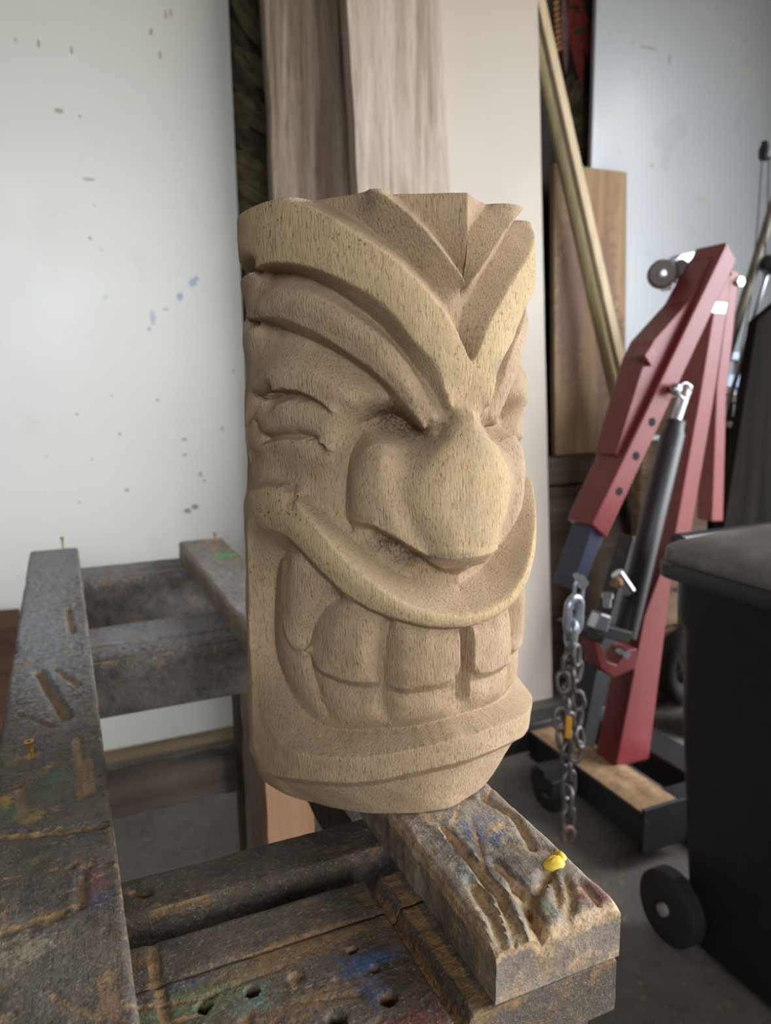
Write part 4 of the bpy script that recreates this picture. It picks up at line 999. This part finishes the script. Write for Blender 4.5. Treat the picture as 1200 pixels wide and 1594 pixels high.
for s_ in (-1, 1):
    wx = bx + s_*.236
    wl = build('wheel', MB().lathe([(-.018, .03), (-.018, .064), (-.013, .070), (.013, .070), (.018, .064), (.018, .03)], (wx, by+.262, .0705), (1, 0, 0), 30), M_RUB, bin_, smooth=40)
    build('wheel_hub', MB().lathe([(-.028, .004), (-.026, .012), (.026, .012), (.028, .004)], (wx, by+.262, .0705), (1, 0, 0), 14), plain('hub_grey', lin(140, 134, 124), .5), wl, smooth=40)
# ---- things standing behind the bin
OST = at_y(1120, 600, 1.7)
st = empty('light_stand', (OST[0], 1.7, 0)); tag(st, 'grey leaning stand pole with black knob and thin cables at the right edge', 'stand')
M_POLE = plain('olive_pole', lin(112, 104, 88), .5, .2); a, b_ = at_y(1210, 300, 1.62), at_y(1125, 575, 1.62); d = b_ - a
build('pole', MB().tube([a - d*.25, b_, a + d*(a[2]/-d[2])*.995], .014, 14), M_POLE, st, smooth=40)
a, b_ = at_y(1222, 330, 1.60), at_y(1142, 600, 1.60); d = b_ - a
build('bright_tube', MB().tube([a - d*.2, b_ + d*.3], .007, 12), M_CHR, st, smooth=40)
build('knob', MB().lathe([(0, .010), (.006, .017), (.03, .018), (.042, .012), (.05, .012)], at_y(1190, 250, 1.60), (0, 0, 1), 16), M_BLK, st, smooth=40)
build('cable', MB().tube([at_y(1186, 245, 1.60), at_y(1179, 350, 1.60), at_y(1168, 470, 1.61), at_y(1150, 560, 1.62)], .0018, 6), M_BLK, st)
build('cable', MB().tube([at_y(1197, 245, 1.60), at_y(1194, 340, 1.60), at_y(1188, 440, 1.61), at_y(1160, 560, 1.62)], .0018, 6), M_BLK, st)
build('clamp', MB().lathe([(-.03, .016), (-.02, .026), (.02, .026), (.03, .016)], at_y(1200, 412, 1.59), (.2, 1, .3), 16), M_BLK, st, smooth=40)
M_DKB = board_wood('grey_black_board', lin(24, 23, 21), lin(33, 31, 29), lin(40, 38, 35), 'z', 8, .95, .2, (), 0.0)
p_ = [at_y(x, y, 1.50) for x, y in ((1178, 500), (1270, 420), (1214, 815), (1128, 815))]
def down(p, q): d = q - p; return p + d*(p[2]/(p[2]-q[2]))
q4 = down(p_[0], p_[3]); q3 = q4 + np.array([.22, 0, 0])
o = build('dark_board', MB().prism([p_[0], p_[1], q3, q4], (0.0, .03, 0)), M_DKB, origin=q4, bevel=.003); tag(o, 'dark grey board leaning between the hoist and the right edge', 'board')
vs_o = np.array([at_y(1150, 660, 1.68)[0], 1.70, 0.0])
rack = empty('metal_rack', vs_o); tag(rack, 'small rack with pale blue metal blocks and chrome springs behind the hoist', 'rack')
M_BLM = plain('pale_blue_metal', lin(136, 152, 178), .35, .4, .12, 40); M_WDS = board_wood('shelf_wood', lin(92, 76, 60), lin(122, 104, 84), lin(140, 122, 100), 'x', 8)
build('metal_block', prism_px([(1141,548),(1183,550),(1180,563),(1138,560)], 1.66, .06), M_BLM, rack, bevel=.002)
build('metal_block', prism_px([(1134,583),(1178,586),(1173,604),(1131,602)], 1.66, .06), M_BLM, rack, bevel=.002)
build('metal_block', prism_px([(1141,628),(1158,630),(1156,652),(1140,650)], 1.66, .05), M_NAVY, rack, bevel=.002)
for x0, y0, y1 in ((1146,562,584),(1156,563,585),(1166,563,585),(1140,604,616),(1152,605,617)):
    build('spring', MB().lathe([(t*(at_y(x0, y0, 1.68)[2]-at_y(x0, y1, 1.68)[2]), .010 + .002*(k % 2)) for k, t in enumerate(np.linspace(0, 1, 9))], at_y(x0, y1, 1.68), (0, 0, 1), 12), M_CHR, rack, smooth=60)
build('shelf', prism_px([(1124,655),(1164,658),(1163,668),(1124,664)], 1.63, .16), M_WDS, rack, bevel=.002)
build('shelf', prism_px([(1128,617),(1172,619),(1171,628),(1127,625)], 1.64, .14), M_WDS, rack, bevel=.002)
sx0, sx1 = at_y(1128, 640, 1.76)[0], at_y(1165, 640, 1.76)[0]
build('rack_back', MB().box((sx0-.02, 1.765, 0), (sx1+.03, 1.785, at_y(1150, 590, 1.77)[2])), M_BLK, rack, bevel=.002)
build('upright', MB().box((sx0-.02, 1.63, 0), (sx0, 1.785, at_y(1150, 612, 1.70)[2])), M_BLK, rack, bevel=.002)
c = at_y(1085, 800, 1.69)
ty = build('tyre', MB().tube([np.array([c[0], c[1], .137]) + .10*np.array([math.cos(t), 0, math.sin(t)]) for t in np.linspace(0, 2*math.pi, 33)[:-1]], .035, 14, closed=True), M_RUB, origin=(c[0], c[1], 0), smooth=180)
tag(ty, 'black rubber tyre standing on the floor behind the hoist', 'tyre')
crx = at_y(1045, 640, 1.745); cr = empty('brown_crate', (crx[0], 1.76, 0)); tag(cr, 'brown slatted wooden crate seen between the hoist bars', 'crate')
M_CR = board_wood('crate_wood', lin(88, 70, 54), lin(120, 98, 76), lin(140, 118, 94), 'x', 9)
x0 = at_y(1000, 700, 1.745)[0]; x1 = at_y(1070, 700, 1.745)[0]; zt = at_y(1050, 618, 1.745)[2]
nb = 8
for k in range(nb): build('slat', MB().box((x0, 1.745, .01 + zt*k/nb), (x1, 1.76, zt*(k+1)/nb - .006)), M_CR, cr, bevel=.002)
build('corner_post', MB().box((x0+.01, 1.76, 0), (x0+.05, 1.785, zt)), M_CR, cr); build('corner_post', MB().box((x1-.05, 1.76, 0), (x1-.01, 1.785, zt)), M_CR, cr)
# ---- low brown board left of the bench
o = build('brown_board', MB().rough_box((-.60, 1.93, 0), (-.125, 1.96, .522), .04, .002, 5, 14, .004), board_wood('red_brown', lin(62, 42, 34), lin(88, 62, 48), lin(108, 80, 62), 'x', 8), origin=(-.35, 1.93, 0), smooth=40)
tag(o, 'low reddish brown board leaning on the white panel at the left edge', 'board')
